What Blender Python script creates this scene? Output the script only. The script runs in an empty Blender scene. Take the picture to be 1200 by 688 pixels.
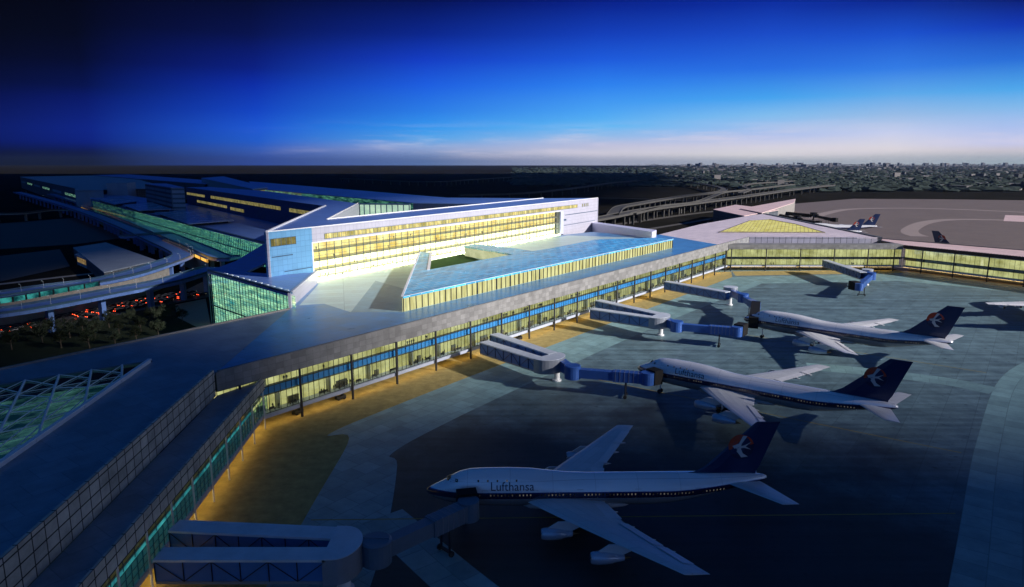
import bpy, bmesh, math, random
from mathutils import Vector, Matrix
random.seed(7)
scene = bpy.context.scene
COL = scene.collection
R = math.radians

# ------------------------------------------------------------------ camera
FPX, CAM_H, HORIZ = 800.0, 70.0, 190.0            # focal length in photo pixels, camera height, horizon row
TH = math.atan((344 - HORIZ) / FPX)
cam = bpy.data.cameras.new('camera')
cam.sensor_width = 36
cam.lens = 36 * FPX / 1200
cam.clip_start = 1
cam.clip_end = 120000
camo = bpy.data.objects.new('camera', cam)
camo.location = (0, 0, CAM_H)
camo.rotation_euler = (math.pi / 2 - TH, 0, 0)
COL.objects.link(camo)
scene.camera = camo

# ------------------------------------------------------------------ light
SUN_DIR = Vector((21.0, -9.0, 9.5)).normalized()   # towards the sun: low, on the right
SUN_EL = math.asin(SUN_DIR.z)
SUN_AZ = math.atan2(SUN_DIR.x, SUN_DIR.y)
sun = bpy.data.lights.new('sun', 'SUN')
sun.energy = 5.0
sun.angle = R(1.0)
sun.color = (1.0, 0.93, 0.88)
suno = bpy.data.objects.new('sun', sun)
suno.rotation_euler = SUN_DIR.to_track_quat('Z', 'Y').to_euler()
suno.location = (0, 0, 400)
COL.objects.link(suno)

def lin(r, g, b):
    f = lambda c: c / 12.92 if c <= 0.04045 else ((c + 0.055) / 1.055) ** 2.4
    return (f(r / 255), f(g / 255), f(b / 255), 1)

world = bpy.data.worlds.new('World')
scene.world = world
world.use_nodes = True
wn, wl = world.node_tree.nodes, world.node_tree.links
wn.clear()
def N(t, **k):
    n = wn.new(t)
    for a, v in k.items(): setattr(n, a, v)
    return n
tc = N('ShaderNodeTexCoord')
sep = N('ShaderNodeSeparateXYZ'); wl.new(tc.outputs['Generated'], sep.inputs[0])
az = N('ShaderNodeMath', operation='ARCTAN2'); wl.new(sep.outputs[0], az.inputs[0]); wl.new(sep.outputs[1], az.inputs[1])
def ramp(stops, src):
    r = N('ShaderNodeValToRGB')
    el = r.color_ramp.elements
    while len(el) > 1: el.remove(el[0])
    el[0].position, el[0].color = stops[0][0], lin(*stops[0][1])
    for p, c in stops[1:]:
        e = el.new(p); e.color = lin(*c)
    wl.new(src, r.inputs[0])
    return r
zc = N('ShaderNodeMapRange'); zc.inputs[1].default_value = 0; zc.inputs[2].default_value = 0.4
wl.new(sep.outputs[2], zc.inputs[0])
Z = lambda z: z / 0.4
# evening sky: dark in the west-north (left), pale at the horizon on the right; colour by height, one ladder per bearing
def ray(px, py):
    a, b_ = (px - 600) / FPX, (344 - py) / FPX
    return Vector((a, math.cos(TH) + b_ * math.sin(TH), -math.sin(TH) + b_ * math.cos(TH))).normalized()
SKY = {
 -80: [(188, (3, 10, 30)), (178, (4, 14, 50)), (165, (4, 20, 84)), (150, (4, 20, 86)), (115, (1, 8, 60)), (100, (0, 4, 42)), (70, (0, 1, 26)), (40, (0, 0, 15)), (0, (0, 0, 9))],
 100: [(188, (6, 16, 42)), (178, (8, 22, 72)), (165, (8, 32, 128)), (150, (8, 34, 134)), (115, (2, 20, 104)), (100, (0, 12, 75)), (70, (0, 4, 45)), (40, (0, 2, 28)), (0, (0, 0, 18))],
 300: [(188, (50, 78, 158)), (175, (52, 94, 186)), (165, (34, 94, 206)), (150, (28, 88, 212)), (130, (16, 68, 196)), (100, (8, 44, 168)), (80, (6, 28, 130)), (40, (4, 14, 76)), (0, (2, 6, 46))],
 500: [(188, (96, 122, 172)), (175, (148, 170, 216)), (163, (88, 168, 236)), (150, (55, 154, 240)), (130, (42, 125, 232)), (100, (28, 94, 225)), (70, (18, 60, 196)), (40, (8, 36, 140)), (0, (3, 14, 82))],
 700: [(189, (172, 176, 196)), (180, (210, 208, 222)), (170, (194, 197, 226)), (160, (150, 190, 236)), (148, (95, 184, 246)), (130, (74, 164, 245)), (100, (45, 130, 240)), (70, (28, 90, 220)), (40, (18, 62, 186)), (0, (6, 28, 132))],
 900: [(189, (172, 180, 190)), (182, (226, 223, 224)), (172, (221, 217, 230)), (160, (178, 196, 240)), (135, (130, 190, 240)), (115, (70, 164, 240)), (80, (40, 110, 226)), (40, (25, 75, 200)), (0, (8, 40, 155))],
 1050: [(189, (182, 188, 194)), (175, (229, 222, 227)), (155, (202, 210, 240)), (135, (155, 190, 232)), (110, (94, 170, 236)), (80, (50, 124, 230)), (40, (25, 80, 205)), (0, (8, 34, 140))],
 1180: [(189, (168, 182, 188)), (176, (208, 202, 212)), (168, (202, 205, 238)), (150, (176, 196, 240)), (125, (130, 185, 236)), (105, (80, 168, 236)), (70, (40, 110, 216)), (30, (15, 55, 180)), (0, (8, 26, 112))],
}
cols = []
for px_, st in SKY.items():
    stops = [(Z(max(0, ray(px_, y).z)), c) for y, c in st]
    e = stops[-1][0]; stops += [(min(.98, e + .2), tuple(v * .8 for v in st[-1][1])), (1, (7, 52, 104))]
    cols.append((math.degrees(math.atan2(ray(px_, 120).x, ray(px_, 120).y)), ramp(stops, zc.outputs[0])))
def maprange(src, a, b, c=0, d=1, smooth=True):
    m = N('ShaderNodeMapRange')
    if smooth: m.interpolation_type = 'SMOOTHSTEP'
    for i, v in enumerate((a, b, c, d)): m.inputs[i + 1].default_value = v
    wl.new(src, m.inputs[0]); return m
def mix(a, b, fac):
    m = N('ShaderNodeMix', data_type='RGBA')
    wl.new(fac, m.inputs[0]); wl.new(a, m.inputs[6]); wl.new(b, m.inputs[7]); return m.outputs[2]
back = maprange(az.outputs[0], R(85), R(160), 1, 0)
def azf(a, b_):
    f = maprange(az.outputs[0], R(a), R(b_), 0, 1, False)
    m = N('ShaderNodeMath', operation='MULTIPLY'); wl.new(f.outputs[0], m.inputs[0]); wl.new(back.outputs[0], m.inputs[1]); return m.outputs[0]
sky = cols[0][1].outputs[0]
for (a0, r0_), (a1, r1_) in zip(cols, cols[1:]): sky = mix(sky, r1_.outputs[0], azf(a0, a1))
# the sky is palest round the sun itself, far outside the frame on the right
dt = N('ShaderNodeVectorMath', operation='DOT_PRODUCT'); wl.new(tc.outputs['Generated'], dt.inputs[0]); dt.inputs[1].default_value = SUN_DIR
gl_ = maprange(dt.outputs['Value'], .86, 1.0, 0, .4)
pale = N('ShaderNodeRGB'); pale.outputs[0].default_value = lin(226, 236, 244)
sky = mix(sky, pale.outputs[0], gl_.outputs[0])
# clear bright evening sky low behind the camera, it lights every wall that faces us
dt2 = N('ShaderNodeVectorMath', operation='DOT_PRODUCT'); wl.new(tc.outputs['Generated'], dt2.inputs[0]); dt2.inputs[1].default_value = Vector((-.25, -1, .12)).normalized()
gb_ = maprange(dt2.outputs['Value'], .55, 1.0, 0, .32)
azure = N('ShaderNodeRGB'); azure.outputs[0].default_value = lin(76, 146, 238)
sky = mix(sky, azure.outputs[0], gb_.outputs[0])
# thin cloud streaks close to the horizon
mp = N('ShaderNodeMapping'); mp.inputs['Scale'].default_value = (5, 5, 62)
wl.new(tc.outputs['Generated'], mp.inputs[0])
ns = N('ShaderNodeTexNoise'); ns.inputs['Scale'].default_value = 1.0; ns.inputs['Detail'].default_value = 7; ns.inputs['Roughness'].default_value = .62
wl.new(mp.outputs[0], ns.inputs[0])
cn = maprange(ns.outputs[0], .46, .66)
cz = maprange(sep.outputs[2], .062, .02)
cz0 = maprange(sep.outputs[2], .0, .018)
ca = maprange(az.outputs[0], R(-24), R(4), .0, .6)
cm = N('ShaderNodeMath', operation='MULTIPLY'); wl.new(cn.outputs[0], cm.inputs[0]); wl.new(cz.outputs[0], cm.inputs[1])
cm1 = N('ShaderNodeMath', operation='MULTIPLY'); wl.new(cm.outputs[0], cm1.inputs[0]); wl.new(cz0.outputs[0], cm1.inputs[1])
cm2 = N('ShaderNodeMath', operation='MULTIPLY'); wl.new(cm1.outputs[0], cm2.inputs[0]); wl.new(ca.outputs[0], cm2.inputs[1])
ccol = N('ShaderNodeRGB'); ccol.outputs[0].default_value = lin(226, 218, 232)
sky = mix(sky, ccol.outputs[0], cm2.outputs[0])
bg1 = N('ShaderNodeBackground'); wl.new(sky, bg1.inputs[0]); bg1.inputs[1].default_value = 0.748
nish = N('ShaderNodeTexSky', sky_type='NISHITA', sun_disc=False, sun_elevation=SUN_EL, sun_rotation=SUN_AZ)
bg2 = N('ShaderNodeBackground'); wl.new(nish.outputs[0], bg2.inputs[0]); bg2.inputs[1].default_value = 0.0004
add = N('ShaderNodeAddShader'); wl.new(bg1.outputs[0], add.inputs[0]); wl.new(bg2.outputs[0], add.inputs[1])
wo = N('ShaderNodeOutputWorld'); wl.new(add.outputs[0], wo.inputs[0])

vs = scene.view_settings
vs.view_transform = 'Standard'; vs.look = 'None'; vs.exposure = 0.42; vs.gamma = 1; vs.use_curve_mapping = False
scene.cycles.max_bounces = 8
scene.cycles.transparent_max_bounces = 12
scene.cycles.volume_bounces = 0
scene.cycles.sample_clamp_indirect = 4
scene.cycles.use_denoising = True

# ------------------------------------------------------------------ helpers
_C, _S = math.cos(TH), math.sin(TH)
def at(px, py, z=0.0):
    """world point of height z seen at photo pixel px, py (used to survey the photograph)"""
    a, b = (px - 600) / FPX, (344 - py) / FPX
    d = (a, _C + b * _S, -_S + b * _C)
    t = (z - CAM_H) / d[2]
    return Vector((d[0] * t, d[1] * t, z))
def xy(p): return Vector((p[0], p[1]))
def v3(p, z): return Vector((p[0], p[1], z))

def wloc(o):
    v = Vector((0, 0, 0))
    while o is not None:
        v = v + o.location; o = o.parent
    return v

class MB:
    def __init__(s): s.v = []; s.f = []; s.uv = []
    def face(s, pts, uvs=None):
        i = len(s.v); s.v += [Vector(p) for p in pts]; s.f.append(list(range(i, i + len(pts))))
        s.uv.append(uvs if uvs else [(p[0], p[1]) for p in pts])
    def box(s, c, size, rz=0.0):
        c = Vector(c); hx, hy, hz = size[0] / 2, size[1] / 2, size[2] / 2
        m = Matrix.Rotation(rz, 3, 'Z')
        P0 = c + m @ Vector((-hx, -hy, 0)); P1 = c + m @ Vector((hx, -hy, 0))
        s.wall(P0, P1, size[1], c.z - hz, c.z + hz)
    def wall(s, P0, P1, th, z0, z1, z0b=None, z1b=None):
        """box whose front face runs P0 -> P1 (front looks to the right of the run), th deep behind it"""
        P0, P1 = xy(P0), xy(P1)
        d = P1 - P0; L = d.length; d = d / L; n = Vector((d.y, -d.x))
        Q0, Q1 = P0 - n * th, P1 - n * th
        z0b = z0 if z0b is None else z0b; z1b = z1 if z1b is None else z1b
        a, b, c_, e = v3(P0, z0), v3(P1, z0b), v3(P1, z1b), v3(P0, z1)
        A, B, Cc, E = v3(Q0, z0), v3(Q1, z0b), v3(Q1, z1b), v3(Q0, z1)
        s.face([a, b, c_, e], [(0, z0), (L, z0b), (L, z1b), (0, z1)])
        s.face([B, A, E, Cc], [(0, z0b), (L, z0), (L, z1), (0, z1b)])
        s.face([b, B, Cc, c_], [(0, z0b), (th, z0b), (th, z1b), (0, z1b)])
        s.face([A, a, e, E], [(0, z0), (th, z0), (th, z1), (0, z1)])
        s.face([e, c_, Cc, E], [(0, 0), (L, 0), (L, th), (0, th)])
        s.face([A, B, b, a], [(0, 0), (L, 0), (L, th), (0, th)])
    def prism(s, poly, z0, z1, sides=True, ang=0.0, tops=True):
        """extruded outline (may be concave); ang turns the top's metric uv"""
        bm = bmesh.new()
        pts = [xy(p) for p in poly]
        area = sum(pts[i].x * pts[(i + 1) % len(pts)].y - pts[(i + 1) % len(pts)].x * pts[i].y for i in range(len(pts)))
        if area < 0: pts.reverse()
        vs_ = [bm.verts.new((p.x, p.y, 0)) for p in pts]
        f = bm.faces.new(vs_); bm.normal_update()
        res = bmesh.ops.triangulate(bm, faces=[f], ngon_method='EAR_CLIP'); bm.normal_update()
        ca_, sa_ = math.cos(ang), math.sin(ang)
        tu = lambda p: (p.x * ca_ + p.y * sa_, -p.x * sa_ + p.y * ca_)
        if tops:
            for t in bm.faces:
                q = [v.co.copy() for v in t.verts]
                if t.normal.z < 0: q.reverse()
                s.face([v3(p, z1) for p in q], [tu(p) for p in q])
                q.reverse()
                s.face([v3(p, z0) for p in q], [tu(p) for p in q])
        bm.free()
        if sides:
            u = 0
            for i, p in enumerate(pts):
                q = pts[(i + 1) % len(pts)]; L = (q - p).length
                s.face([v3(p, z0), v3(q, z0), v3(q, z1), v3(p, z1)], [(u, z0), (u + L, z0), (u + L, z1), (u, z1)])
                u += L
    def cyl(s, p0, p1, r0, r1=None, n=12, caps=True):
        p0, p1 = Vector(p0), Vector(p1); r1 = r0 if r1 is None else r1
        ax = (p1 - p0).normalized(); q = ax.to_track_quat('Z', 'Y').to_matrix()
        ra = [p0 + q @ Vector((r0 * math.cos(2 * math.pi * k / n), r0 * math.sin(2 * math.pi * k / n), 0)) for k in range(n)]
        rb = [p1 + q @ Vector((r1 * math.cos(2 * math.pi * k / n), r1 * math.sin(2 * math.pi * k / n), 0)) for k in range(n)]
        L = (p1 - p0).length
        for k in range(n):
            j = (k + 1) % n
            s.face([ra[k], ra[j], rb[j], rb[k]], [(k / n * 6.28 * r0, 0), ((k + 1) / n * 6.28 * r0, 0), ((k + 1) / n * 6.28 * r0, L), (k / n * 6.28 * r0, L)])
        if caps:
            s.face(list(reversed(ra))); s.face(rb)
    def loft(s, rings, caps=True, closed=True):
        m = len(rings[0]); base = len(s.v)
        for r in rings: s.v += [Vector(p) for p in r]
        for i in range(len(rings) - 1):
            for k in range(m if closed else m - 1):
                j = (k + 1) % m
                s.f.append([base + i * m + k, base + i * m + j, base + (i + 1) * m + j, base + (i + 1) * m + k])
                s.uv.append([(k, i), (k + 1, i), (k + 1, i + 1), (k, i + 1)])
        if caps:
            s.f.append([base + k for k in reversed(range(m))]); s.uv.append([(0, 0)] * m)
            e = base + (len(rings) - 1) * m
            s.f.append([e + k for k in range(m)]); s.uv.append([(0, 0)] * m)
    def build(s, name, mat, parent=None, smooth=False, kind=None, label=None, fix=False):
        off = wloc(parent) if parent is not None else Vector((0, 0, 0))
        me = bpy.data.meshes.new(name)
        me.from_pydata([tuple(v - off) for v in s.v], [], s.f)
        ul = me.uv_layers.new(name='UVMap')
        k = 0
        for u in s.uv:
            for c in u: ul.data[k].uv = c; k += 1
        if fix:
            bm = bmesh.new(); bm.from_mesh(me)
            bmesh.ops.remove_doubles(bm, verts=bm.verts, dist=1e-4)
            bmesh.ops.recalc_face_normals(bm, faces=bm.faces); bm.to_mesh(me); bm.free()
        if smooth:
            for p in me.polygons: p.use_smooth = True
        me.materials.append(mat)
        o = bpy.data.objects.new(name, me); COL.objects.link(o)
        if parent is not None: o.parent = parent
        if kind: o['kind'] = kind
        if label: o['label'] = label
        return o

def thing(name, label, cat, loc=(0, 0, 0), group=None):
    o = bpy.data.objects.new(name, None); COL.objects.link(o)
    o.location = loc; o.empty_display_size = 2
    o['label'] = label; o['category'] = cat
    if group: o['group'] = group
    return o
def tag(o, label, cat, group=None):
    o['label'] = label; o['category'] = cat
    if group: o['group'] = group
    return o
def copy_tree(o, parent=None, skip=()):
    c = o.copy(); COL.objects.link(c)
    if parent is not None: c.parent = parent
    for ch in list(o.children):
        if ch.name.split('.')[0] not in skip: copy_tree(ch, c, skip)
    return c

# ------------------------------------------------------------------ materials
def newmat(name):
    m = bpy.data.materials.new(name); m.use_nodes = True
    nt = m.node_tree; nt.nodes.clear()
    out = nt.nodes.new('ShaderNodeOutputMaterial')
    return m, nt, out
def _p(nt, out, color, rough, metal=0, spec=.5):
    p = nt.nodes.new('ShaderNodeBsdfPrincipled')
    p.inputs['Base Color'].default_value = (*color[:3], 1)
    p.inputs['Roughness'].default_value = rough; p.inputs['Metallic'].default_value = metal
    p.inputs['Specular IOR Level'].default_value = spec
    nt.links.new(p.outputs[0], out.inputs[0]); return p
def plain(name, color, rough=.5, metal=0, spec=.5, var=.18, scale=.4, bump=0, coords='Object', stretch=None):
    """paint, metal or concrete with blotchy variation in tone and gloss"""
    m, nt, out = newmat(name); p = _p(nt, out, color, rough, metal, spec)
    t = nt.nodes.new('ShaderNodeTexCoord'); src = t.outputs[coords]
    if stretch:
        mp_ = nt.nodes.new('ShaderNodeMapping'); mp_.inputs['Scale'].default_value = stretch
        nt.links.new(src, mp_.inputs[0]); src = mp_.outputs[0]
    n = nt.nodes.new('ShaderNodeTexNoise'); n.inputs['Scale'].default_value = scale; n.inputs['Detail'].default_value = 8; n.inputs['Roughness'].default_value = .65
    nt.links.new(src, n.inputs[0])
    mr = nt.nodes.new('ShaderNodeMapRange'); mr.inputs[1].default_value = .25; mr.inputs[2].default_value = .75
    mr.inputs[3].default_value = 1 - var; mr.inputs[4].default_value = 1 + var
    nt.links.new(n.outputs[0], mr.inputs[0])
    mu = nt.nodes.new('ShaderNodeMix'); mu.data_type = 'RGBA'; mu.blend_type = 'MULTIPLY'; mu.inputs[0].default_value = 1
    mu.inputs[6].default_value = (*color[:3], 1); nt.links.new(mr.outputs[0], mu.inputs[7])
    nt.links.new(mu.outputs[2], p.inputs['Base Color'])
    r2 = nt.nodes.new('ShaderNodeMapRange'); r2.inputs[3].default_value = max(.02, rough - .1); r2.inputs[4].default_value = min(1, rough + .12)
    nt.links.new(n.outputs[0], r2.inputs[0]); nt.links.new(r2.outputs[0], p.inputs['Roughness'])
    if bump:
        b = nt.nodes.new('ShaderNodeBump'); b.inputs['Strength'].default_value = bump; b.inputs['Distance'].default_value = .05
        nt.links.new(n.outputs[0], b.inputs['Height']); nt.links.new(b.outputs[0], p.inputs['Normal'])
    return m
def panels(name, color, w, h, line, rough=.45, spec=.5, var=.12, mortar=.05, offset=0.0, dirt=.15, metal=0, streak=None):
    """panel or slab grid in the surface's own metres"""
    m, nt, out = newmat(name); p = _p(nt, out, color, rough, metal, spec)
    uv = nt.nodes.new('ShaderNodeUVMap')
    b = nt.nodes.new('ShaderNodeTexBrick'); b.offset = offset; b.squash = 1
    b.inputs['Scale'].default_value = 1; b.inputs['Brick Width'].default_value = w; b.inputs['Row Height'].default_value = h
    b.inputs['Mortar Size'].default_value = mortar; b.inputs['Mortar Smooth'].default_value = .1; b.inputs['Bias'].default_value = 0
    b.inputs['Color1'].default_value = (*[c * (1 - var) for c in color[:3]], 1)
    b.inputs['Color2'].default_value = (*[min(1, c * (1 + var)) for c in color[:3]], 1)
    b.inputs['Mortar'].default_value = (*line[:3], 1)
    nt.links.new(uv.outputs[0], b.inputs['Vector'])
    n = nt.nodes.new('ShaderNodeTexNoise'); n.inputs['Scale'].default_value = .16; n.inputs['Detail'].default_value = 9; n.inputs['Roughness'].default_value = .7
    src = uv.outputs[0]
    if streak:
        mp_ = nt.nodes.new('ShaderNodeMapping'); mp_.inputs['Scale'].default_value = streak
        nt.links.new(src, mp_.inputs[0]); src = mp_.outputs[0]
    nt.links.new(src, n.inputs['Vector'])
    mr = nt.nodes.new('ShaderNodeMapRange'); mr.inputs[1].default_value = .3; mr.inputs[2].default_value = .7
    mr.inputs[3].default_value = 1 - dirt; mr.inputs[4].default_value = 1 + dirt * .6
    nt.links.new(n.outputs[0], mr.inputs[0])
    mu = nt.nodes.new('ShaderNodeMix'); mu.data_type = 'RGBA'; mu.blend_type = 'MULTIPLY'; mu.inputs[0].default_value = 1
    nt.links.new(b.outputs[0], mu.inputs[6]); nt.links.new(mr.outputs[0], mu.inputs[7]); nt.links.new(mu.outputs[2], p.inputs['Base Color'])
    r2 = nt.nodes.new('ShaderNodeMapRange'); r2.inputs[3].default_value = max(.03, rough - .12); r2.inputs[4].default_value = min(1, rough + .15)
    nt.links.new(n.outputs[0], r2.inputs[0]); nt.links.new(r2.outputs[0], p.inputs['Roughness'])
    return m
def emit(name, color, strength, w=0, h=0, color2=None, dark=.35, nscale=.2, stretch=(1, 1, 1), lo=.35, hi=.65):
    """lit interior wall or lamp: uneven glow from room to room"""
    m, nt, out = newmat(name)
    e = nt.nodes.new('ShaderNodeEmission'); e.inputs[1].default_value = strength * .82
    nt.links.new(e.outputs[0], out.inputs[0])
    color2 = color2 or tuple(c * dark for c in color)
    uv = nt.nodes.new('ShaderNodeUVMap')
    mp_ = nt.nodes.new('ShaderNodeMapping'); mp_.inputs['Scale'].default_value = stretch
    nt.links.new(uv.outputs[0], mp_.inputs[0])
    n = nt.nodes.new('ShaderNodeTexNoise'); n.inputs['Scale'].default_value = nscale; n.inputs['Detail'].default_value = 6; n.inputs['Roughness'].default_value = .7
    nt.links.new(mp_.outputs[0], n.inputs['Vector'])
    r = nt.nodes.new('ShaderNodeValToRGB'); r.color_ramp.elements[0].position = lo; r.color_ramp.elements[1].position = hi
    r.color_ramp.elements[0].color = (*color2[:3], 1); r.color_ramp.elements[1].color = (*color[:3], 1)
    nt.links.new(n.outputs[0], r.inputs[0])
    last = r.outputs[0]
    if w:
        b = nt.nodes.new('ShaderNodeTexBrick'); b.offset = .37
        b.inputs['Scale'].default_value = 1; b.inputs['Brick Width'].default_value = w; b.inputs['Row Height'].default_value = h
        b.inputs['Mortar Size'].default_value = .05
        b.inputs['Color1'].default_value = (1, 1, 1, 1); b.inputs['Color2'].default_value = (.45, .5, .5, 1); b.inputs['Mortar'].default_value = (.15, .15, .15, 1)
        nt.links.new(uv.outputs[0], b.inputs['Vector'])
        mu = nt.nodes.new('ShaderNodeMix'); mu.data_type = 'RGBA'; mu.blend_type = 'MULTIPLY'; mu.inputs[0].default_value = 1
        nt.links.new(last, mu.inputs[6]); nt.links.new(b.outputs[0], mu.inputs[7]); last = mu.outputs[2]
    nt.links.new(last, e.inputs[0])
    return m
def glass(name, tint=(.85, .95, .95), rough=.03, facing=.10, gloss=(.9, .95, 1)):
    m, nt, out = newmat(name)
    t = nt.nodes.new('ShaderNodeBsdfTransparent'); t.inputs[0].default_value = (*tint, 1)
    g = nt.nodes.new('ShaderNodeBsdfGlossy'); g.inputs[0].default_value = (*gloss, 1); g.inputs[1].default_value = rough
    fr = nt.nodes.new('ShaderNodeFresnel'); fr.inputs[0].default_value = 1.45
    n = nt.nodes.new('ShaderNodeTexNoise'); n.inputs['Scale'].default_value = .3
    t2 = nt.nodes.new('ShaderNodeTexCoord'); nt.links.new(t2.outputs['Object'], n.inputs[0])
    b = nt.nodes.new('ShaderNodeBump'); b.inputs['Strength'].default_value = .04; nt.links.new(n.outputs[0], b.inputs['Height'])
    nt.links.new(b.outputs[0], g.inputs['Normal'])
    ad = nt.nodes.new('ShaderNodeMath'); ad.operation = 'ADD'; ad.inputs[1].default_value = facing; ad.use_clamp = True
    nt.links.new(fr.outputs[0], ad.inputs[0])
    mx = nt.nodes.new('ShaderNodeMixShader'); nt.links.new(ad.outputs[0], mx.inputs[0]); nt.links.new(t.outputs[0], mx.inputs[1]); nt.links.new(g.outputs[0], mx.inputs[2])
    nt.links.new(mx.outputs[0], out.inputs[0]); return m

M = {}
M['ground'] = plain('dark_soil', (.016, .0155, .014), 1.0, var=.45, scale=.012, spec=0)
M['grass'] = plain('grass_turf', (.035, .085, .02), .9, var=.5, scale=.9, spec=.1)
M['apron'] = panels('apron_asphalt', (.125, .205, .240), 7.5, 7.5, (.088, .145, .172), .50, .35, .10, .09, 0, .4)
M['asphalt'] = panels('dark_asphalt', (.028, .040, .046), 7.5, 7.5, (.019, .028, .033), .55, .3, .12, .07, 0, .45)
M['band'] = panels('pale_concrete_lane', (.20, .34, .36), 5, 5, (.14, .24, .255), .48, .4, .16, .1, .5, .3)
M['sand'] = plain('sandy_service_strip', (.38, .30, .12), .9, var=.35, scale=.35, spec=.1, bump=.4)
M['farapron'] = panels('old_pink_concrete', (.18, .145, .13), 20, 20, (.135, .108, .098), .6, .3, .05, .25, 0, .25)
M['farband'] = plain('pale_taxiway_concrete', (.32, .26, .24), .6, var=.12, scale=.05)
M['road'] = plain('road_asphalt', (.04, .04, .042), .65, var=.3, scale=.2)
M['roof'] = panels('roof_membrane', (.07, .25, .52), 6, 6, (.05, .19, .41), .30, .55, .10, .08, .5, .32)
M['branchroof'] = panels('dark_roof_membrane', (.17, .25, .33), 6, 6, (.12, .18, .25), .32, .5, .10, .08, .5, .35)
M['roofpink'] = panels('pink_roof_membrane', (.76, .56, .55), 8, 8, (.64, .47, .46), .45, .4, .06, .1, 0, .15)
M['roofblue'] = panels('blue_metal_roof', (.13, .24, .58), 3, 12, (.09, .17, .45), .32, .6, .08, .08, 0, .2)
M['plaza'] = panels('plaza_paving', (.50, .66, .66), 4.4, 60, (.30, .42, .44), .35, .5, .07, .1, 0, .15)
M['plaza2'] = panels('plaza_inlay', (.22, .36, .44), 2.2, 2.2, (.17, .28, .35), .35, .5, .1, .06, 0, .15)
M['fascia'] = panels('grey_stone_fascia', (.24, .24, .24), 2.4, 1.7, (.17, .17, .17), .6, .35, .18, .05, 0, .3)
M['parapet'] = panels('weathered_parapet_panel', (.52, .50, .43), 3.1, 2.1, (.03, .03, .03), .7, .3, .12, .12, 0, .45)
M['white'] = panels('white_wall_panel', (.45, .45, .54), 2.5, 2.3, (.29, .30, .38), .35, .5, .03, .06, 0, .05)
M['bluepanel'] = panels('blue_wall_panel', (.13, .33, .56), 2.5, 2.3, (.08, .21, .40), .35, .5, .05, .06, 0, .07)
M['navywall'] = panels('navy_wall_panel', (.035, .06, .16), 4, 2.5, (.025, .04, .10), .4, .5, .12, .05, 0, .2)
M['trim'] = plain('white_trim', (.82, .83, .85), .35, var=.05)
M['bluetile'] = panels('blue_roof_tile', (.06, .44, .80), 6.0, 2.2, (.50, .80, .92), .22, .6, .35, .15, .5, .12)
M['canopywall'] = emit('lit_timber_wall', (.88, .86, .42), 1.0, 0, 0, (.40, .36, .12), nscale=.35, stretch=(1, .12, 1), lo=.33, hi=.6)
M['warm'] = emit('lit_hall_wall', (1.0, .82, .30), 1.75, 0, 0, (.62, .38, .06), nscale=.16, stretch=(1, .6, 1))
M['warmpale'] = emit('lit_lower_hall_wall', (1.0, .96, .58), 4.0, 0, 0, (.75, .62, .2), nscale=.16, stretch=(1, .6, 1))
M['concwarm'] = emit('lit_concourse_wall', (.86, .80, .34), .85, 0, 0, (.36, .32, .09), nscale=.14, stretch=(1, .8, 1))
M['strip'] = emit('lit_window_blind', (.98, .85, .36), 1.35, 2.5, 9, (.62, .46, .12), nscale=.3)
M['stripdim'] = emit('dim_lit_window', (.75, .66, .26), .5, 2.5, 9, (.4, .3, .08), nscale=.3)
M['teal'] = emit('lit_teal_hall', (.84, 1.0, .56), 1.45, 6, .9, (.05, .30, .32), nscale=.34, stretch=(.25, 1.8, 1), lo=.36, hi=.62)
M['tealdim'] = emit('dim_teal_hall', (.40, .80, .50), .7, 5, 1.1, (.01, .07, .09), nscale=.24, stretch=(.35, 1.4, 1), lo=.42, hi=.68)
M['tealsky'] = emit('skylight_glow', (.30, .60, .50), .36, 5, 8, (.006, .05, .05), nscale=.16, stretch=(.5, 1.2, 1), lo=.44, hi=.66)
M['tealstrip'] = emit('turquoise_strip_light', (.10, .75, .70), .5, 6, 9, (.01, .10, .12), nscale=.12, lo=.4, hi=.6)
M['tealband'] = emit('dim_turquoise_lobby', (.06, .42, .42), .8, 4, 9, (.02, .16, .20), nscale=.2)
M['amber'] = emit('amber_light', (1.0, .52, .10), 1.4, 0, 0, (.6, .26, .04), nscale=.1)
M['amberdim'] = emit('dim_amber_road_light', (.9, .50, .10), .55, 0, 0, (.25, .10, .01), nscale=.05)
M['soffitlamp'] = emit('soffit_lamp', (1.0, .87, .36), 6.5, 0, 0, (1, .5, .1))
M['baselight'] = emit('plaza_base_lamp', (.95, 1.0, .50), 28.0, 0, 0, (.8, .9, .4))
M['ceilinglight'] = emit('ceiling_light', (1, .97, .8), 5.0, 0, 0, (.9, .85, .65))
M['skyyellow'] = emit('yellow_skylight_glow', (.95, .90, .36), .75, 0, 0, (.55, .48, .12), nscale=.12)
M['mullion'] = plain('dark_mullion', (.03, .035, .045), .4, .5)
M['mullionblue'] = plain('blue_mullion', (.06, .12, .20), .4, .4)
M['steel'] = plain('white_steel', (.72, .74, .76), .4, .1, var=.08)
M['column'] = plain('dark_column', (.03, .03, .035), .5)
M['slab'] = plain('pale_slab_edge', (.42, .47, .58), .5, var=.15)
M['interior'] = plain('interior_floor', (.30, .29, .25), .5)
M['bluespandrel'] = plain('blue_spandrel_glass', (.07, .30, .62), .15, 0, .8, var=.15, scale=.1)
M['glass'] = glass('clear_glass')
M['glassblue'] = glass('blue_glass', (.45, .75, .88), .04, .14)
M['glassteal'] = glass('teal_glass', (.55, .9, .88), .04, .12)
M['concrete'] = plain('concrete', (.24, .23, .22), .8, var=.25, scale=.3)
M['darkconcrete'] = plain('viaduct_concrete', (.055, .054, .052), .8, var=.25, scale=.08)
M['darkbuild'] = panels('dark_block_wall', (.10, .115, .14), 3, 3.6, (.04, .045, .055), .6, .4, .15, .25, 0, .2)
M['greyblock'] = plain('grey_block_wall', (.24, .29, .37), .7, var=.15, scale=.1)
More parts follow.
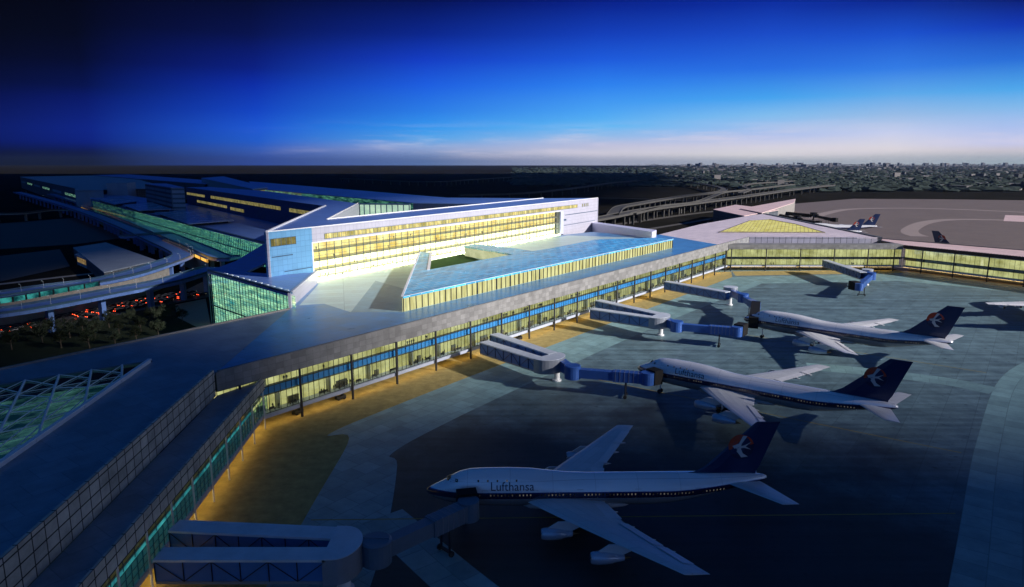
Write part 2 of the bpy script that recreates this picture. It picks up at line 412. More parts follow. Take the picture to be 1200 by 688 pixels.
M['louvre'] = panels('louvred_wall', (.17, .20, .26), 60, 4.4, (.03, .04, .07), .5, .4, .05, 1.0, 0, .1)
M['bridgeroof'] = plain('jet_bridge_roof', (.58, .64, .70), .35, .1, var=.15, scale=.3, stretch=(1, 1, 1))
M['bridgeside'] = plain('jet_bridge_blue', (.06, .17, .42), .3, .1, .5, var=.15, scale=.3)
M['bridgearm'] = plain('jet_bridge_arm_blue', (.035, .105, .36), .3, .1, .5, var=.15, scale=.3)
M['bridgegrey'] = plain('rotunda_grey', (.24, .27, .32), .4, .3, var=.12)
M['bridgedark'] = plain('jet_bridge_slate', (.10, .15, .21), .4, .1, .5, var=.15, scale=.3)
M['rubber'] = plain('black_rubber', (.008, .008, .009), .75, var=.3, spec=.2)
M['tyre'] = plain('tyre_rubber', (.015, .015, .016), .8)
M['wing'] = panels('wing_skin', (.60, .62, .66), 5, 2.2, (.44, .46, .5), .33, .5, .05, .05, .5, .10)
M['metal'] = plain('bare_metal', (.62, .63, .66), .28, .9, var=.1)
M['engine'] = plain('engine_cowling', (.42, .47, .58), .25, .3, var=.06)
M['dark'] = plain('dark_gap', (.01, .01, .012), .4)
M['fin'] = plain('navy_tail_paint', (.008, .022, .085), .30, 0, .55, var=.06)
M['red'] = plain('red_paint', (.50, .055, .015), .4, var=.08)
M['navy'] = plain('deep_navy_paint', (.010, .012, .05), .4, var=.05)
M['whitepaint'] = plain('white_paint', (.55, .54, .53), .4, var=.04)
M['cabinlight'] = emit('cabin_window_glow', (1.0, .92, .80), .09, 0, 0, (.02, .02, .025), nscale=.5, lo=.46, hi=.60)
M['bark'] = plain('bark', (.05, .038, .028), .9, var=.3, scale=2)
M['leaf'] = plain('leaves', (.016, .026, .010), .7, var=.4, scale=.5)
M['tail'] = emit('tail_light', (1.0, .12, .035), 8.0, 0, 0, (1, .05, .01))
M['headlamp'] = emit('head_light', (1.0, .85, .6), 4.0, 0, 0, (1, .8, .5))
M['yellowpaint'] = plain('yellow_tug_paint', (.45, .30, .03), .5)

def shade_and_soil_apron(m):
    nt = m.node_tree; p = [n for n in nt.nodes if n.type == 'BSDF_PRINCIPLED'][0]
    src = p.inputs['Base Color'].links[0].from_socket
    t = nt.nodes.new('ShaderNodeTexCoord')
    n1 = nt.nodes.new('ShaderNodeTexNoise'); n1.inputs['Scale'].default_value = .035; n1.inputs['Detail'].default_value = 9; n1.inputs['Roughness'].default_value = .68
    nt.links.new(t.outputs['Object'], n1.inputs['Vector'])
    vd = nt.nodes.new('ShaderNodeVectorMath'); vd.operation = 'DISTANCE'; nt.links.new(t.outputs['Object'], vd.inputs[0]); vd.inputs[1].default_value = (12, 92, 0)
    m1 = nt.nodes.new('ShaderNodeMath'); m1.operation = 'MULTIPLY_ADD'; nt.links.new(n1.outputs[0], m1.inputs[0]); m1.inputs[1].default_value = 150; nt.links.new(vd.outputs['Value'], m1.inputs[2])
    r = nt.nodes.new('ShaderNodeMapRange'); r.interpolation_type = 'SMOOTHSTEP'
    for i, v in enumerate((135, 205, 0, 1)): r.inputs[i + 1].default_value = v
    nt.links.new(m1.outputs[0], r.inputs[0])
    mx = nt.nodes.new('ShaderNodeMix'); mx.data_type = 'RGBA'; nt.links.new(r.outputs[0], mx.inputs[0]); mx.inputs[6].default_value = (.026, .034, .038, 1)  # blotchy darkening round the near stand: foreground shade put into the paving colour
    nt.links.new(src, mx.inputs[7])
    # small oil drips and tyre rubber
    n2 = nt.nodes.new('ShaderNodeTexNoise'); n2.inputs['Scale'].default_value = .5; n2.inputs['Detail'].default_value = 4
    nt.links.new(t.outputs['Object'], n2.inputs['Vector'])
    r2 = nt.nodes.new('ShaderNodeMapRange')
    for i, v in enumerate((.62, .72, 1, .55)): r2.inputs[i + 1].default_value = v
    nt.links.new(n2.outputs[0], r2.inputs[0])
    mp_ = nt.nodes.new('ShaderNodeMapping'); mp_.inputs['Rotation'].default_value = (0, 0, .62); mp_.inputs['Scale'].default_value = (.012, .4, 1); nt.links.new(t.outputs['Object'], mp_.inputs[0])
    n3 = nt.nodes.new('ShaderNodeTexNoise'); n3.inputs['Scale'].default_value = 1; n3.inputs['Detail'].default_value = 5; nt.links.new(mp_.outputs[0], n3.inputs['Vector'])
    r3 = nt.nodes.new('ShaderNodeMapRange')
    for i, v in enumerate((.35, .7, 1.15, .68)): r3.inputs[i + 1].default_value = v
    nt.links.new(n3.outputs[0], r3.inputs[0])
    mm = nt.nodes.new('ShaderNodeMath'); mm.operation = 'MULTIPLY'; nt.links.new(r2.outputs[0], mm.inputs[0]); nt.links.new(r3.outputs[0], mm.inputs[1])
    m3 = nt.nodes.new('ShaderNodeMix'); m3.data_type = 'RGBA'; m3.blend_type = 'MULTIPLY'; m3.inputs[0].default_value = 1
    nt.links.new(mx.outputs[2], m3.inputs[6]); nt.links.new(mm.outputs[0], m3.inputs[7]); nt.links.new(m3.outputs[2], p.inputs['Base Color'])
shade_and_soil_apron(M['apron'])
# ------------------------------------------------------------------ ground
def sheet(name, poly, z, mat, ang=0.0, kind='structure'):
    b = MB(); b.prism(poly, z - .002, z, sides=False, ang=ang)
    # keep only the upper faces
    b2 = MB()
    for f, u in zip(b.f, b.uv):
        P = [b.v[i] for i in f]
        if all(abs(p.z - z) < 1e-6 for p in P): b2.face(P, u)
    return b2.build(name, mat, kind=kind)
G = 15000
b = MB(); b.face([(-G, -G, 0), (G, -G, 0), (G, G, 0), (-G, G, 0)]); b.build('ground', M['ground'], kind='structure')

# the pier's own axes: S start of the front edge, U along it, W out over the apron
ROOF = 18.5
S = xy(at(253, 437, ROOF)); F_ = xy(at(874.5, 279, ROOF))
U = (F_ - S).normalized(); W = Vector((U.y, -U.x)); LEN = (F_ - S).length
ANG = math.atan2(U.y, U.x)
def pier(a, p): return S + U * a + W * p

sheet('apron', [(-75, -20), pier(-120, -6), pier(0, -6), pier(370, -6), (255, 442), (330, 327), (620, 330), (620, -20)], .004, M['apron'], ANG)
far = [(255, 442), (250, 720), (300, 1000), at(940, 238), at(1000, 233), at(1100, 233.5), at(1300, 236), at(1500, 240), (1100, 332), (620, 330), (330, 327)]
sheet('far_apron', far, .004, M['farapron'], .35)

def smooth_path(pts, n=8):
    P = [Vector(p) for p in pts]
    Q = [P[0] * 2 - P[1]] + P + [P[-1] * 2 - P[-2]]
    out = []
    for i in range(1, len(Q) - 2):
        for k in range(n):
            t = k / n
            out.append(.5 * ((2 * Q[i]) + (Q[i + 1] - Q[i - 1]) * t + (2 * Q[i - 1] - 5 * Q[i] + 4 * Q[i + 1] - Q[i + 2]) * t * t + (3 * Q[i] - Q[i - 1] - 3 * Q[i + 1] + Q[i + 2]) * t ** 3))
    out.append(P[-1]); return out
def offsets(path, w):
    L, Rr = [], []
    for i, p in enumerate(path):
        a, c = path[max(0, i - 1)], path[min(len(path) - 1, i + 1)]
        d = xy(c) - xy(a); d.normalize(); n = Vector((d.y, -d.x, 0))
        L.append(p - n * w / 2); Rr.append(p + n * w / 2)
    return L, Rr
def ribbon(mb, path, w, th=0, off=0, top=True):
    L, Rr = offsets(path, w)
    if off:
        L2, R2 = offsets(path, 2 * off)
        mv = [r - p for r, p in zip(R2, path)]
        L = [a + m for a, m in zip(L, mv)]; Rr = [a + m for a, m in zip(Rr, mv)]
    u = 0
    dz = Vector((0, 0, -th))
    for i in range(len(path) - 1):
        l = (path[i + 1] - path[i]).length
        mb.face([L[i], Rr[i], Rr[i + 1], L[i + 1]], [(u, 0), (u, w), (u + l, w), (u + l, 0)])
        if th:
            mb.face([Rr[i], Rr[i] + dz, Rr[i + 1] + dz, Rr[i + 1]], [(u, 0), (u, th), (u + l, th), (u + l, 0)])
            mb.face([L[i + 1], L[i + 1] + dz, L[i] + dz, L[i]], [(u, 0), (u, th), (u + l, th), (u + l, 0)])
            mb.face([L[i + 1] + dz, Rr[i + 1] + dz, Rr[i] + dz, L[i] + dz], [(u, 0), (u, w), (u + l, w), (u + l, 0)])
        u += l
    if th:
        mb.face([Rr[0], L[0], L[0] + dz, Rr[0] + dz]); mb.face([L[-1], Rr[-1], Rr[-1] + dz, L[-1] + dz])

# sandy service strip below the pier and the pale lane beside it
edge = smooth_path([v3(pier(330, 12), 0), v3(pier(190, 13), 0), v3(pier(90, 14), 0), v3(pier(45, 15), 0), v3(pier(20, 17), 0), Vector((-42, 166, 0)), Vector((-41.5, 130, 0)), Vector((-41, 60, 0))], 6)
sheet('service_strip', [pier(8, -6), pier(340, -6), pier(350, 4)] + edge + [(-72, 60), (-70, 160)], .008, M['sand'], ANG)
sheet('hub_service_strip', [pier(352, 4), (255, 446), (254, 434), pier(336, 12)], .008, M['sand'], 0)
lane_in = edge
lane_out = smooth_path([v3(pier(318, 34), 0), v3(pier(190, 32), 0), v3(pier(90, 34), 0), v3(pier(45, 36), 0), v3(pier(22, 39), 0), Vector((-27, 150, 0)), Vector((-24, 115, 0)), Vector((-24, 60, 0))], 6)
sheet('apron_lane', list(lane_in) + list(reversed(lane_out)), .012, M['band'], ANG)
sheet('hub_lane', [pier(330, 12.4), (235, 430), (300, 372), (300, 350), (232, 404), pier(318, 34.3)], .012, M['band'], ANG)
tb = MB(); ribbon(tb, smooth_path([v3(pier(-60, 161), .012), v3(pier(40, 161), .012), v3(pier(120, 160), .012), v3(pier(190, 163), .012), v3(pier(230, 178), .012), v3(pier(270, 215), .012), v3(pier(300, 290), .012)]), 16)
tb.build('taxiway_lane', M['band'], kind='structure')
tb = MB(); ribbon(tb, smooth_path([v3(pier(168, 153), .016), v3(pier(170, 140), .016), v3(pier(166, 118), .016), v3(pier(160, 100), .016)]), 9)
tb.build('taxiway_spur', M['band'], kind='structure')
tb = MB(); ribbon(tb, smooth_path([v3(pier(-5, 153), .016), v3(pier(-14, 140), .016), v3(pier(-10, 100), .016), v3(pier(0, 60), .016)]), 9)
tb.build('near_taxiway_spur', M['band'], kind='structure')
for pl, w in (([(1078, 277), (1067, 273), (1068, 268), (1084, 261), (1112, 257.5), (1160, 257.5), (1260, 261)], 16), ([(950, 256), (972, 249), (1000, 245), (1060, 244), (1140, 246), (1280, 253)], 14)):
    tb = MB(); ribbon(tb, smooth_path([at(x, y, .012) for x, y in pl]), w); tb.build('far_taxiway', M['farband'], kind='structure')
tb = MB(); tb.face([at(1178, 252, .016), at(1260, 255, .016), at(1270, 263, .016), at(1176, 259, .016)]); tb.build('concrete_stand', M['roofpink'], kind='structure')
# fine painted lead-in lines on the stands
tb = MB()
for x0, y0, a, L in ((-40, 125, .02, 130), (20, 220, -.61, 110), (75, 291, -.68, 110)):
    d = Vector((math.cos(a), math.sin(a), 0)); p = Vector((x0, y0, .02))
    ribbon(tb, [p, p + d * L], .35)
tb.build('stand_line', plain('yellow_marking', (.30, .24, .05), .7), kind='structure')

# ------------------------------------------------------------------ people
def make_person():
    me = bpy.data.meshes.new('person')
    V = [(0, 0, .95), (0, 0, 1.2), (0, 0, 1.42), (0, 0, 1.54), (0, .01, 1.66), (.1, 0, .9), (.11, .02, .5), (.12, -.06, .06), (-.1, 0, .9), (-.11, -.04, .5), (-.12, .06, .06),
         (.2, 0, 1.4), (.25, .03, 1.12), (.26, .1, .86), (-.2, 0, 1.4), (-.25, -.02, 1.12), (-.26, .06, .86)]
    Ed = [(0, 1), (1, 2), (2, 3), (3, 4), (0, 5), (5, 6), (6, 7), (0, 8), (8, 9), (9, 10), (2, 11), (11, 12), (12, 13), (2, 14), (14, 15), (15, 16)]
    rad = [.16, .15, .16, .065, .11, .1, .075, .06, .1, .075, .06, .065, .05, .045, .065, .05, .045]
    me.from_pydata(V, Ed, [])
    o = bpy.data.objects.new('person', me); COL.objects.link(o)
    md = o.modifiers.new('skin', 'SKIN')
    for i, r in enumerate(rad): me.skin_vertices[0].data[i].radius = (r, r)
    me.skin_vertices[0].data[0].use_root = True
    o.modifiers.new('sub', 'SUBSURF').levels = 1
    dg = bpy.context.evaluated_depsgraph_get()
    m2 = bpy.data.meshes.new_from_object(o.evaluated_get(dg))
    bpy.data.objects.remove(o)
    m2.materials.clear(); m2.materials.append(plain('dark_clothing', (.03, .028, .03), .8, var=.4, scale=1.5))
    m2.name = 'person'
    return m2
PERSON = make_person()
def person(x, y, z, label, group):
    o = bpy.data.objects.new('person', PERSON); COL.objects.link(o)
    o.location = (x, y, z); o.rotation_euler = (0, 0, random.uniform(0, 6.28)); s = random.uniform(.95, 1.06); o.scale = (s, s, s)
    tag(o, label, 'person', group); return o

# ------------------------------------------------------------------ glazed pier front
def along(P0, P1, a, p=0):
    d = (xy(P1) - xy(P0)).normalized(); n = Vector((d.y, -d.x)); return xy(P0) + d * a + n * p
def glazed_front(root, P0, P1, cols, fascia=(13.5, 18.5), bands=None, mats=None, mull=1.8, depth=9.0, slab=(2.6, 3.6), lamp=True, fmat='fascia', lampmat='soffitlamp', colr=.38, fth=.7):
    """bands: list of (z0, z1, kind) with kind 'lit', 'litup' or 'blue'"""
    L = (xy(P1) - xy(P0)).length
    A = lambda a, p=0: along(P0, P1, a, p)
    b = MB(); b.wall(A(0), A(L), fth, *fascia); b.build('fascia', M[fmat], root)
    b = MB(); b.wall(A(0, .25), A(L, .25), depth + 3, *slab); b.build('floor_slab', M['slab'], root)
    z0, z1 = slab[1], fascia[0]
    for (a, c, kind, mat) in bands:
        if kind == 'blue':
            b = MB(); b.wall(A(0, -.72), A(L, -.72), .25, a, c); b.build('spandrel', M[mat], root)
            b = MB(); b.wall(A(0, -1.0), A(L, -1.0), depth - 1, a + .1, a + .5); b.build('floor', M['interior'], root)
        else:
            dp = 1.7 if a > 8.5 else 3.4
            b = MB(); b.wall(A(0, -dp), A(L, -dp), .3, a, c); b.build('lit_wall', M[mat], root)
            b = MB(); b.wall(A(0, -1.0), A(L, -1.0), dp - 1.05, c, c + .12); b.build('ceiling', M['interior'], root)
    b = MB()
    b.face([v3(A(0, -.55), z0), v3(A(L, -.55), z0), v3(A(L, -.55), z1), v3(A(0, -.55), z1)])
    b.build('glazing', M['glass'], root)
    b = MB(); n = int(L / mull)
    for k in range(n + 1):
        w_ = .06 if k % 4 == 0 else .03; q0, q1 = A(k * L / n - w_, -.36), A(k * L / n + w_, -.36); b.wall(q0, q1, .15, z0, z1)
    zs = [z0 + .1] + [c for (a, c, k_, m_) in bands][:-1] + [a for (a, c, k_, m_) in bands][1:]
    for z in sorted(set(round(z, 2) for z in zs)): b.wall(A(0, -.33), A(L, -.33), .12, z - .06, z + .06)
    b.build('mullions', M['mullion'], root)
    for a in cols:
        c = MB(); q = A(a, .35 + colr); c.cyl(v3(q, 0), v3(q, fascia[0] + .4), colr, colr * .9, 10)
        c.build('column', M['column'], root, smooth=False)
    b = MB(); b.wall(A(0, -depth + .6), A(L, -depth + .6), .4, 0, slab[0]); b.build('ground_wall', M['concrete'], root)
    if lamp:
        b = MB()
        for k in range(int(L / 9)):
            q0, q1 = A(4.5 + k * 9 - 4.2, -.5), A(4.5 + k * 9 + 4.2, -.5); b.wall(q0, q1, .45, slab[0] - .16, slab[0] - .02)
        b.build('soffit_lamps', M[lampmat], root)

conc = thing('pier_concourse', 'long glazed pier concourse on dark stilts with three planes parked in front', 'concourse', v3(pier(60, -20), 0))
glazed_front(conc, pier(0, 0), pier(353, 0), [5.6 + 18 * k for k in range(20)],
             bands=[(3.6, 8.7, 'lit', 'concwarm'), (8.9, 11.0, 'blue', 'bluespandrel'), (11.1, 13.3, 'lit', 'concwarm')])
b = MB(); b.wall(pier(353, 0), pier(LEN + 6, 0), .7, 13.2, ROOF); b.build('end_fascia', M['fascia'], conc)
back2 = xy(at(340, 362, ROOF)); backL = xy(at(0, 433, ROOF))
wedF, wedR = xy(at(340, 366, ROOF)), xy(at(373, 332, ROOF))
dback = (back2 - backL).normalized()
outer = [pier(0.75, -.75), pier(LEN + 5.5, -.75), xy(at(1028, 278.6, ROOF)), xy(at(894, 250.6, ROOF)), xy(at(874, 253.4, ROOF)), xy(at(820, 263, ROOF)), xy(at(763, 277, ROOF)),
         Vector((92, 484)), Vector((60, 512)), Vector((38, 492)), Vector((-92, 300)), wedR + Vector((-1, 0)), back2]
hubroof = [pier(338, -.75)] + outer[1:6] + [pier(372, -58)]
b = MB(); b.prism(hubroof, ROOF - .5, ROOF, ang=ANG); b.build('end_roof', panels('pale_roof_membrane', (.76, .66, .70), 8, 8, (.64, .56, .60), .40, .45, .06, .1, .5, .2), conc)
outer = [outer[0], pier(338, -.75), pier(372, -58)] + outer[6:]
b = MB(); b.prism(outer, ROOF - .5, ROOF, ang=ANG); b.build('roof', M['roof'], conc)
b = MB(); b.wall(pier(.75, .05), pier(LEN + 6, .05), .8, ROOF + .003, ROOF + .35); b.build('coping', M['fascia'], conc)
# light band of plaza paving in front of the terminal
sheet('terminal_plaza', [xy(at(472, 366, ROOF)), xy(at(789, 290.5, ROOF)), Vector((94, 470)), Vector((40, 487)), Vector((-86.5, 297)), wedR + Vector((.6, 0)), wedR.lerp(wedF, .8) + Vector((.9, 0)), xy(at(380, 356, ROOF)), xy(at(411, 366, ROOF))], ROOF + .006, M['plaza'], ANG + .9)
sheet('plaza_inlay', [at(440, 329, ROOF), at(479, 340, ROOF), at(471, 366, ROOF), at(411, 366, ROOF)], ROOF + .012, M['plaza2'], ANG)

rin = random.Random(4)
for k in range(46):
    a = 8 + k * 7.4 + rin.uniform(-1.5, 1.5); w_ = rin.uniform(1.4, 3.6)
    b = MB(); b.wall(pier(a, -1.5), pier(a + w_, -1.5), .5, 4.0, 4.12); b.wall(pier(a, -1.9), pier(a + w_, -1.9), .1, 4.12, 4.6); b.wall(pier(a + .1, -1.6), pier(a + .2, -1.6), .3, 3.61, 4.0); b.wall(pier(a + w_ - .2, -1.6), pier(a + w_ - .1, -1.6), .3, 3.61, 4.0)
    tag(b.build('waiting_bench', M['mullion']), 'dark waiting bench behind the lower glass of the pier concourse', 'bench', 'benches in the pier concourse')
for k in range(22):
    a = 5 + k * 15.6 + rin.uniform(-3, 3); b = MB(); b.wall(pier(a, -1.2), pier(a + .35, -1.2), 2.0, 3.61, 8.6); b.build('partition', M['interior'], conc)
    a += rin.uniform(3, 8); b = MB(); b.wall(pier(a, -2.6), pier(a + rin.uniform(1.5, 4), -2.6), .5, 3.61, rin.uniform(5.2, 6.4)); b.build('counter_back', plain('dark_counter', (.10, .085, .05), .5), conc)
b = MB()
for k in range(60):
    a = 4 + k * 5.8; b.wall(pier(a, -1.7), pier(a + 2.6, -1.7), .22, 8.5, 8.62); 
b.build('ceiling_lights', M['ceilinglight'], conc)

# ------------------------------------------------------------------ left branch of the pier
upA, upB = xy(at(251, 439, ROOF)), xy(at(0, 668, ROOF))
dU = (upB - upA).normalized(); upC = upA + dU * 150
ouA = xy(at(313, 437, 14.0)); ouB = xy(at(92, 688, 14.0)); dO = (ouB - ouA).normalized(); ouC = ouA + dO * 150
west = thing('pier_branch', 'dark near branch of the pier with a stepped parapet and triangular skylight', 'concourse', (-100, 90, 0))
skA, skB, skC = xy(at(178, 424, ROOF)), xy(at(0, 549, ROOF)), xy(at(0, 452, ROOF))
skB2 = skA + (skB - skA).normalized() * 110; skC2 = skA + (skC - skA).normalized() * 75
bl2 = backL - dback * 110
# roof in strips round the skylight opening
def prism_holes(mb, outer, hole, z0, z1, ang):
    bm = bmesh.new()
    es = []
    for loop in (outer, hole):
        vv = [bm.verts.new((p[0], p[1], 0)) for p in loop]
        es += [bm.edges.new((vv[i], vv[(i + 1) % len(vv)])) for i in range(len(vv))]
    bmesh.ops.triangle_fill(bm, use_beauty=True, edges=es)
    ca_, sa_ = math.cos(ang), math.sin(ang)
    for t in bm.faces:
        q = [v.co.copy() for v in t.verts]
        if t.normal.z < 0: q.reverse()
        mb.face([v3(p, z1) for p in q], [(p.x * ca_ + p.y * sa_, -p.x * sa_ + p.y * ca_) for p in q])
    bm.free()
    for loop, sg in ((outer, 1), (hole, -1)):
        pts = [xy(p) for p in loop]
        ar = sum(pts[i].x * pts[(i + 1) % len(pts)].y - pts[(i + 1) % len(pts)].x * pts[i].y for i in range(len(pts)))
        if ar * sg < 0: pts.reverse()
        for i, p in enumerate(pts):
            q = pts[(i + 1) % len(pts)]; L = (q - p).length
            mb.face([v3(p, z0), v3(q, z0), v3(q, z1), v3(p, z1)], [(0, z0), (L, z0), (L, z1), (0, z1)])
b = MB(); prism_holes(b, [pier(.7, -.8), upA + Vector((-.6, 0)), upC + Vector((-.6, 0)), bl2, backL, back2 + Vector((-.01, -.01))], [skA, skB2, skC2], ROOF - .6, ROOF, ANG)
b.build('upper_roof', M['branchroof'], west)
b = MB(); b.wall(upC, upA, .6, 13.0, ROOF + 1.2); b.build('upper_parapet', M['parapet'], west)
b = MB(); b.wall(ouC, ouA, .5, 10.4, 14.0); b.build('outer_parapet', M['parapet'], west)
b = MB(); b.prism([upA + Vector((.05, .5)), upC + Vector((.05, 0)), ouC + Vector((-.55, 0)), ouA + Vector((-.55, 0)), pier(9, -.75)], 12.4, 12.9, ang=ANG); b.build('lower_roof', M['branchroof'], west)
glazed_front(west, along(ouA, ouC, 150, -.6), along(ouA, ouC, 0, -.6), [k * 9 + 4 for k in range(17)], fascia=(10.0, 10.42), fmat='slab',
             bands=[(4.0, 4.05, 'lit', 'tealband'), (8.9, 9.95, 'lit', 'concwarm')], slab=(3.0, 4.0), depth=6, colr=.25, lamp=True) if False else None
wl0, wl1 = along(ouC, ouA, 0, -.7), along(ouC, ouA, (ouA - ouC).length, -.7)
WLn = (wl1 - wl0).length
b = MB(); b.wall(along(wl0, wl1, 0, .3), along(wl0, wl1, WLn, .3), 9, 2.8, 3.9); b.build('floor_slab', M['slab'], west)
b = MB(); b.wall(along(wl0, wl1, 0, -5), along(wl0, wl1, WLn, -5), .3, 7.9, 10.2); b.build('lit_wall', M['concwarm'], west)
b = MB(); b.wall(along(wl0, wl1, 0, -.9), along(wl0, wl1, WLn, -.9), 4, 7.4, 7.85); b.build('floor', M['interior'], west)
b = MB(); b.wall(along(wl0, wl1, 0, -3), along(wl0, wl1, WLn, -3), .3, 3.95, 7.3); b.build('lobby_wall', M['tealband'], west)
b = MB(); b.face([v3(along(wl0, wl1, 0, .05), 3.9), v3(along(wl0, wl1, WLn, .05), 3.9), v3(along(wl0, wl1, WLn, .05), 7.8), v3(along(wl0, wl1, 0, .05), 7.8)]); b.build('lower_glazing', M['glassteal'], west)
b = MB(); b.face([v3(along(wl0, wl1, 0, -.2), 7.8), v3(along(wl0, wl1, WLn, -.2), 7.8), v3(along(wl0, wl1, WLn, -.2), 10.4), v3(along(wl0, wl1, 0, -.2), 10.4)]); b.build('upper_glazing', M['glass'], west)
b = MB()
for k in range(76):
    q0, q1 = along(wl0, wl1, k * WLn / 75 - .04, .2), along(wl0, wl1, k * WLn / 75 + .04, .2); b.wall(q0, q1, .12, 3.9, 7.8)
    if k % 2 == 0:
        q0, q1 = along(wl0, wl1, k * WLn / 75 - .05, -.02), along(wl0, wl1, k * WLn / 75 + .05, -.02); b.wall(q0, q1, .12, 7.8, 10.4)
for z in (5.2, 6.5, 7.8, 9.1): b.wall(along(wl0, wl1, 0, .24), along(wl0, wl1, WLn, .24), .1, z - .04, z + .04)
b.build('mullions', M['mullionblue'], west)
for k in range(15):
    c = MB(); q = along(wl0, wl1, 5 + k * 10, .6); c.cyl(v3(q, 0), v3(q, 10.5), .22, .2, 8); c.build('column', M['steel'], west)
b = MB()
for k in range(16):
    b.wall(along(wl0, wl1, .4 + k * 9, -.3), along(wl0, wl1, 8.8 + k * 9, -.3), .45, 2.6, 2.78)
b.build('soffit_lamps', M['soffitlamp'], west)
b = MB(); b.wall(along(wl0, wl1, 0, -8), along(wl0, wl1, WLn, -8), .4, 0, 2.8); b.build('ground_wall', M['concrete'], west)
# landside eave and end wall
b = MB(); b.wall(back2 - dback * .5, bl2, .7, ROOF - 3.5, ROOF + .45); b.build('eave', M['concrete'], west)
# skylight: sunken lit well, white curb, truss
sk = [skA, skB2, skC2]
cen = (skA + skB2 + skC2) / 3
shr = lambda p, k: cen + (p - cen) * k
b = MB(); b.prism([shr(p, 1.02) for p in sk], ROOF - 4.3, ROOF - 4.0, ang=ANG); b.build('skylight_floor', M['tealsky'], west)
b = MB(); b.wall(skB2, skA, .9, ROOF + .004, ROOF + .9); b.build('skylight_curb', M['trim'], west)
b = MB(); b.wall(skA, skC2, .5, ROOF + .004, ROOF + .5); b.build('skylight_back_curb', M['mullionblue'], west)
b = MB(); b.face([v3(shr(p, .995), ROOF + .2) for p in (skA, skC2, skB2)]); b.build('skylight_glass', M['glassteal'], west)
e1 = skB2 - skA; e2 = skC2 - skA
DB = Vector((.48, -.88)).normalized()
def to_front(p):       # along a main beam from the back edge to the white curb
    den = DB.x * e1.y - DB.y * e1.x; w_ = skA - p
    return p + DB * ((w_.x * e1.y - w_.y * e1.x) / den)
b = MB(); beams = []
for k in range(1, 11):
    p = skA + e2 * (k / 11); q = to_front(p)
    if (q - skA).length > e1.length: continue
    beams.append((p, q)); b.cyl(v3(p, ROOF + .4), v3(q, ROOF + .4), .26, n=6)
b.build('skylight_beams', M['steel'], west)
b = MB()
for k in range(1, 9):
    t = k / 9; b.cyl(v3(skA + e1 * t, ROOF + .4), v3(skA + e1 * t + e2 * (1 - t), ROOF + .4), .09, n=5)
b.build('skylight_rafters', M['steel'], west)
b = MB()
for (p, q), (p2, q2) in zip(beams, beams[1:]):
    n = max(2, int((q2 - p2).length / 11))
    for j in range(n):
        b.cyl(v3(p.lerp(q, j / n), ROOF + .42), v3(p2.lerp(q2, (j + 1) / n), ROOF + .42), .13, n=5)
        b.cyl(v3(p2.lerp(q2, j / n), ROOF + .42), v3(p.lerp(q, (j + 1) / n), ROOF + .42), .13, n=5)
b.build('skylight_truss', M['steel'], west)

# ------------------------------------------------------------------ hub and right-hand pier
hub = thing('pier_hub', 'pale triangular hub of the piers with a yellow lit skylight in its roof', 'concourse', (200, 480, 0))
h0, h1 = pier(353, .2), Vector((255, 442.5))
glazed_front(hub, h0, h1, [2, 24.7, 47, 69, 91, 108], fascia=(14.2, 17.2), fmat='louvre' if False else 'fascia',
             bands=[(3.6, 7.6, 'lit', 'concwarm'), (8.0, 8.9, 'blue', 'mullion'), (9.0, 13.9, 'lit', 'concwarm')], mull=2.4, fth=8)
b = MB(); b.prism([h0 + Vector((0, 8.2)), h1 + Vector((0, 8.2)), (254, 472), pier(LEN + 5, .3)], 13.6, 14.1); b.build('ledge_roof', M['roof'], hub)
b = MB(); b.wall(pier(LEN + 6, 0.1), at(1029, 278.6, ROOF), .7, 12.8, ROOF + .3); b.build('parapet', panels('hub_parapet_panel', (.36, .34, .40), 4.2, 9, (.04, .04, .05), .5, .4, .08, .16, 0, .2), hub)
b = MB(); b.prism([xy(at(1029, 278.6, ROOF)) + Vector((.1, .8)), xy(at(894, 250.6, ROOF)), xy(at(894, 250.6, ROOF)) + Vector((3, -1)), xy(at(1029, 278.6, ROOF)) + Vector((3, 0))], 0, ROOF + .5); b.build('side_wall', M['darkbuild'], hub)
sky4 = [xy(at(x, y, ROOF)) for x, y in ((842, 272.6), (878, 259), (902, 257.6), (932, 263), (967, 273))]
b = MB(); b.prism(sky4, ROOF + .12, ROOF + .3, ang=ANG); b.build('skylight', M['skyyellow'], hub)
b = MB()
for k in range(1, 26):
    t = k / 26
    p = sky4[0].lerp(sky4[4], t)
    # bars up to the far outline
    best = None
    d = Vector((.38, .92))
    for i in range(4):
        a_, c_ = sky4[i], sky4[i + 1]; e = c_ - a_
        den = d.x * e.y - d.y * e.x
        if abs(den) < 1e-6: continue
        w_ = a_ - p; tt = (w_.x * e.y - w_.y * e.x) / den; ss = (w_.x * d.y - w_.y * d.x) / den
        if tt > 1 and 0 <= ss <= 1: best = p + d * tt
    if best is not None: b.wall(p, best, .3, ROOF + .32, ROOF + .5)
b.build('skylight_bars', plain('brass_bar', (.35, .30, .10), .5), hub)
b = MB()
for i in range(5): b.wall(sky4[(i + 1) % 5], sky4[i], .8, ROOF + .004, ROOF + .62)
b.build('skylight_curb', plain('dark_curb', (.16, .14, .14), .5), hub)

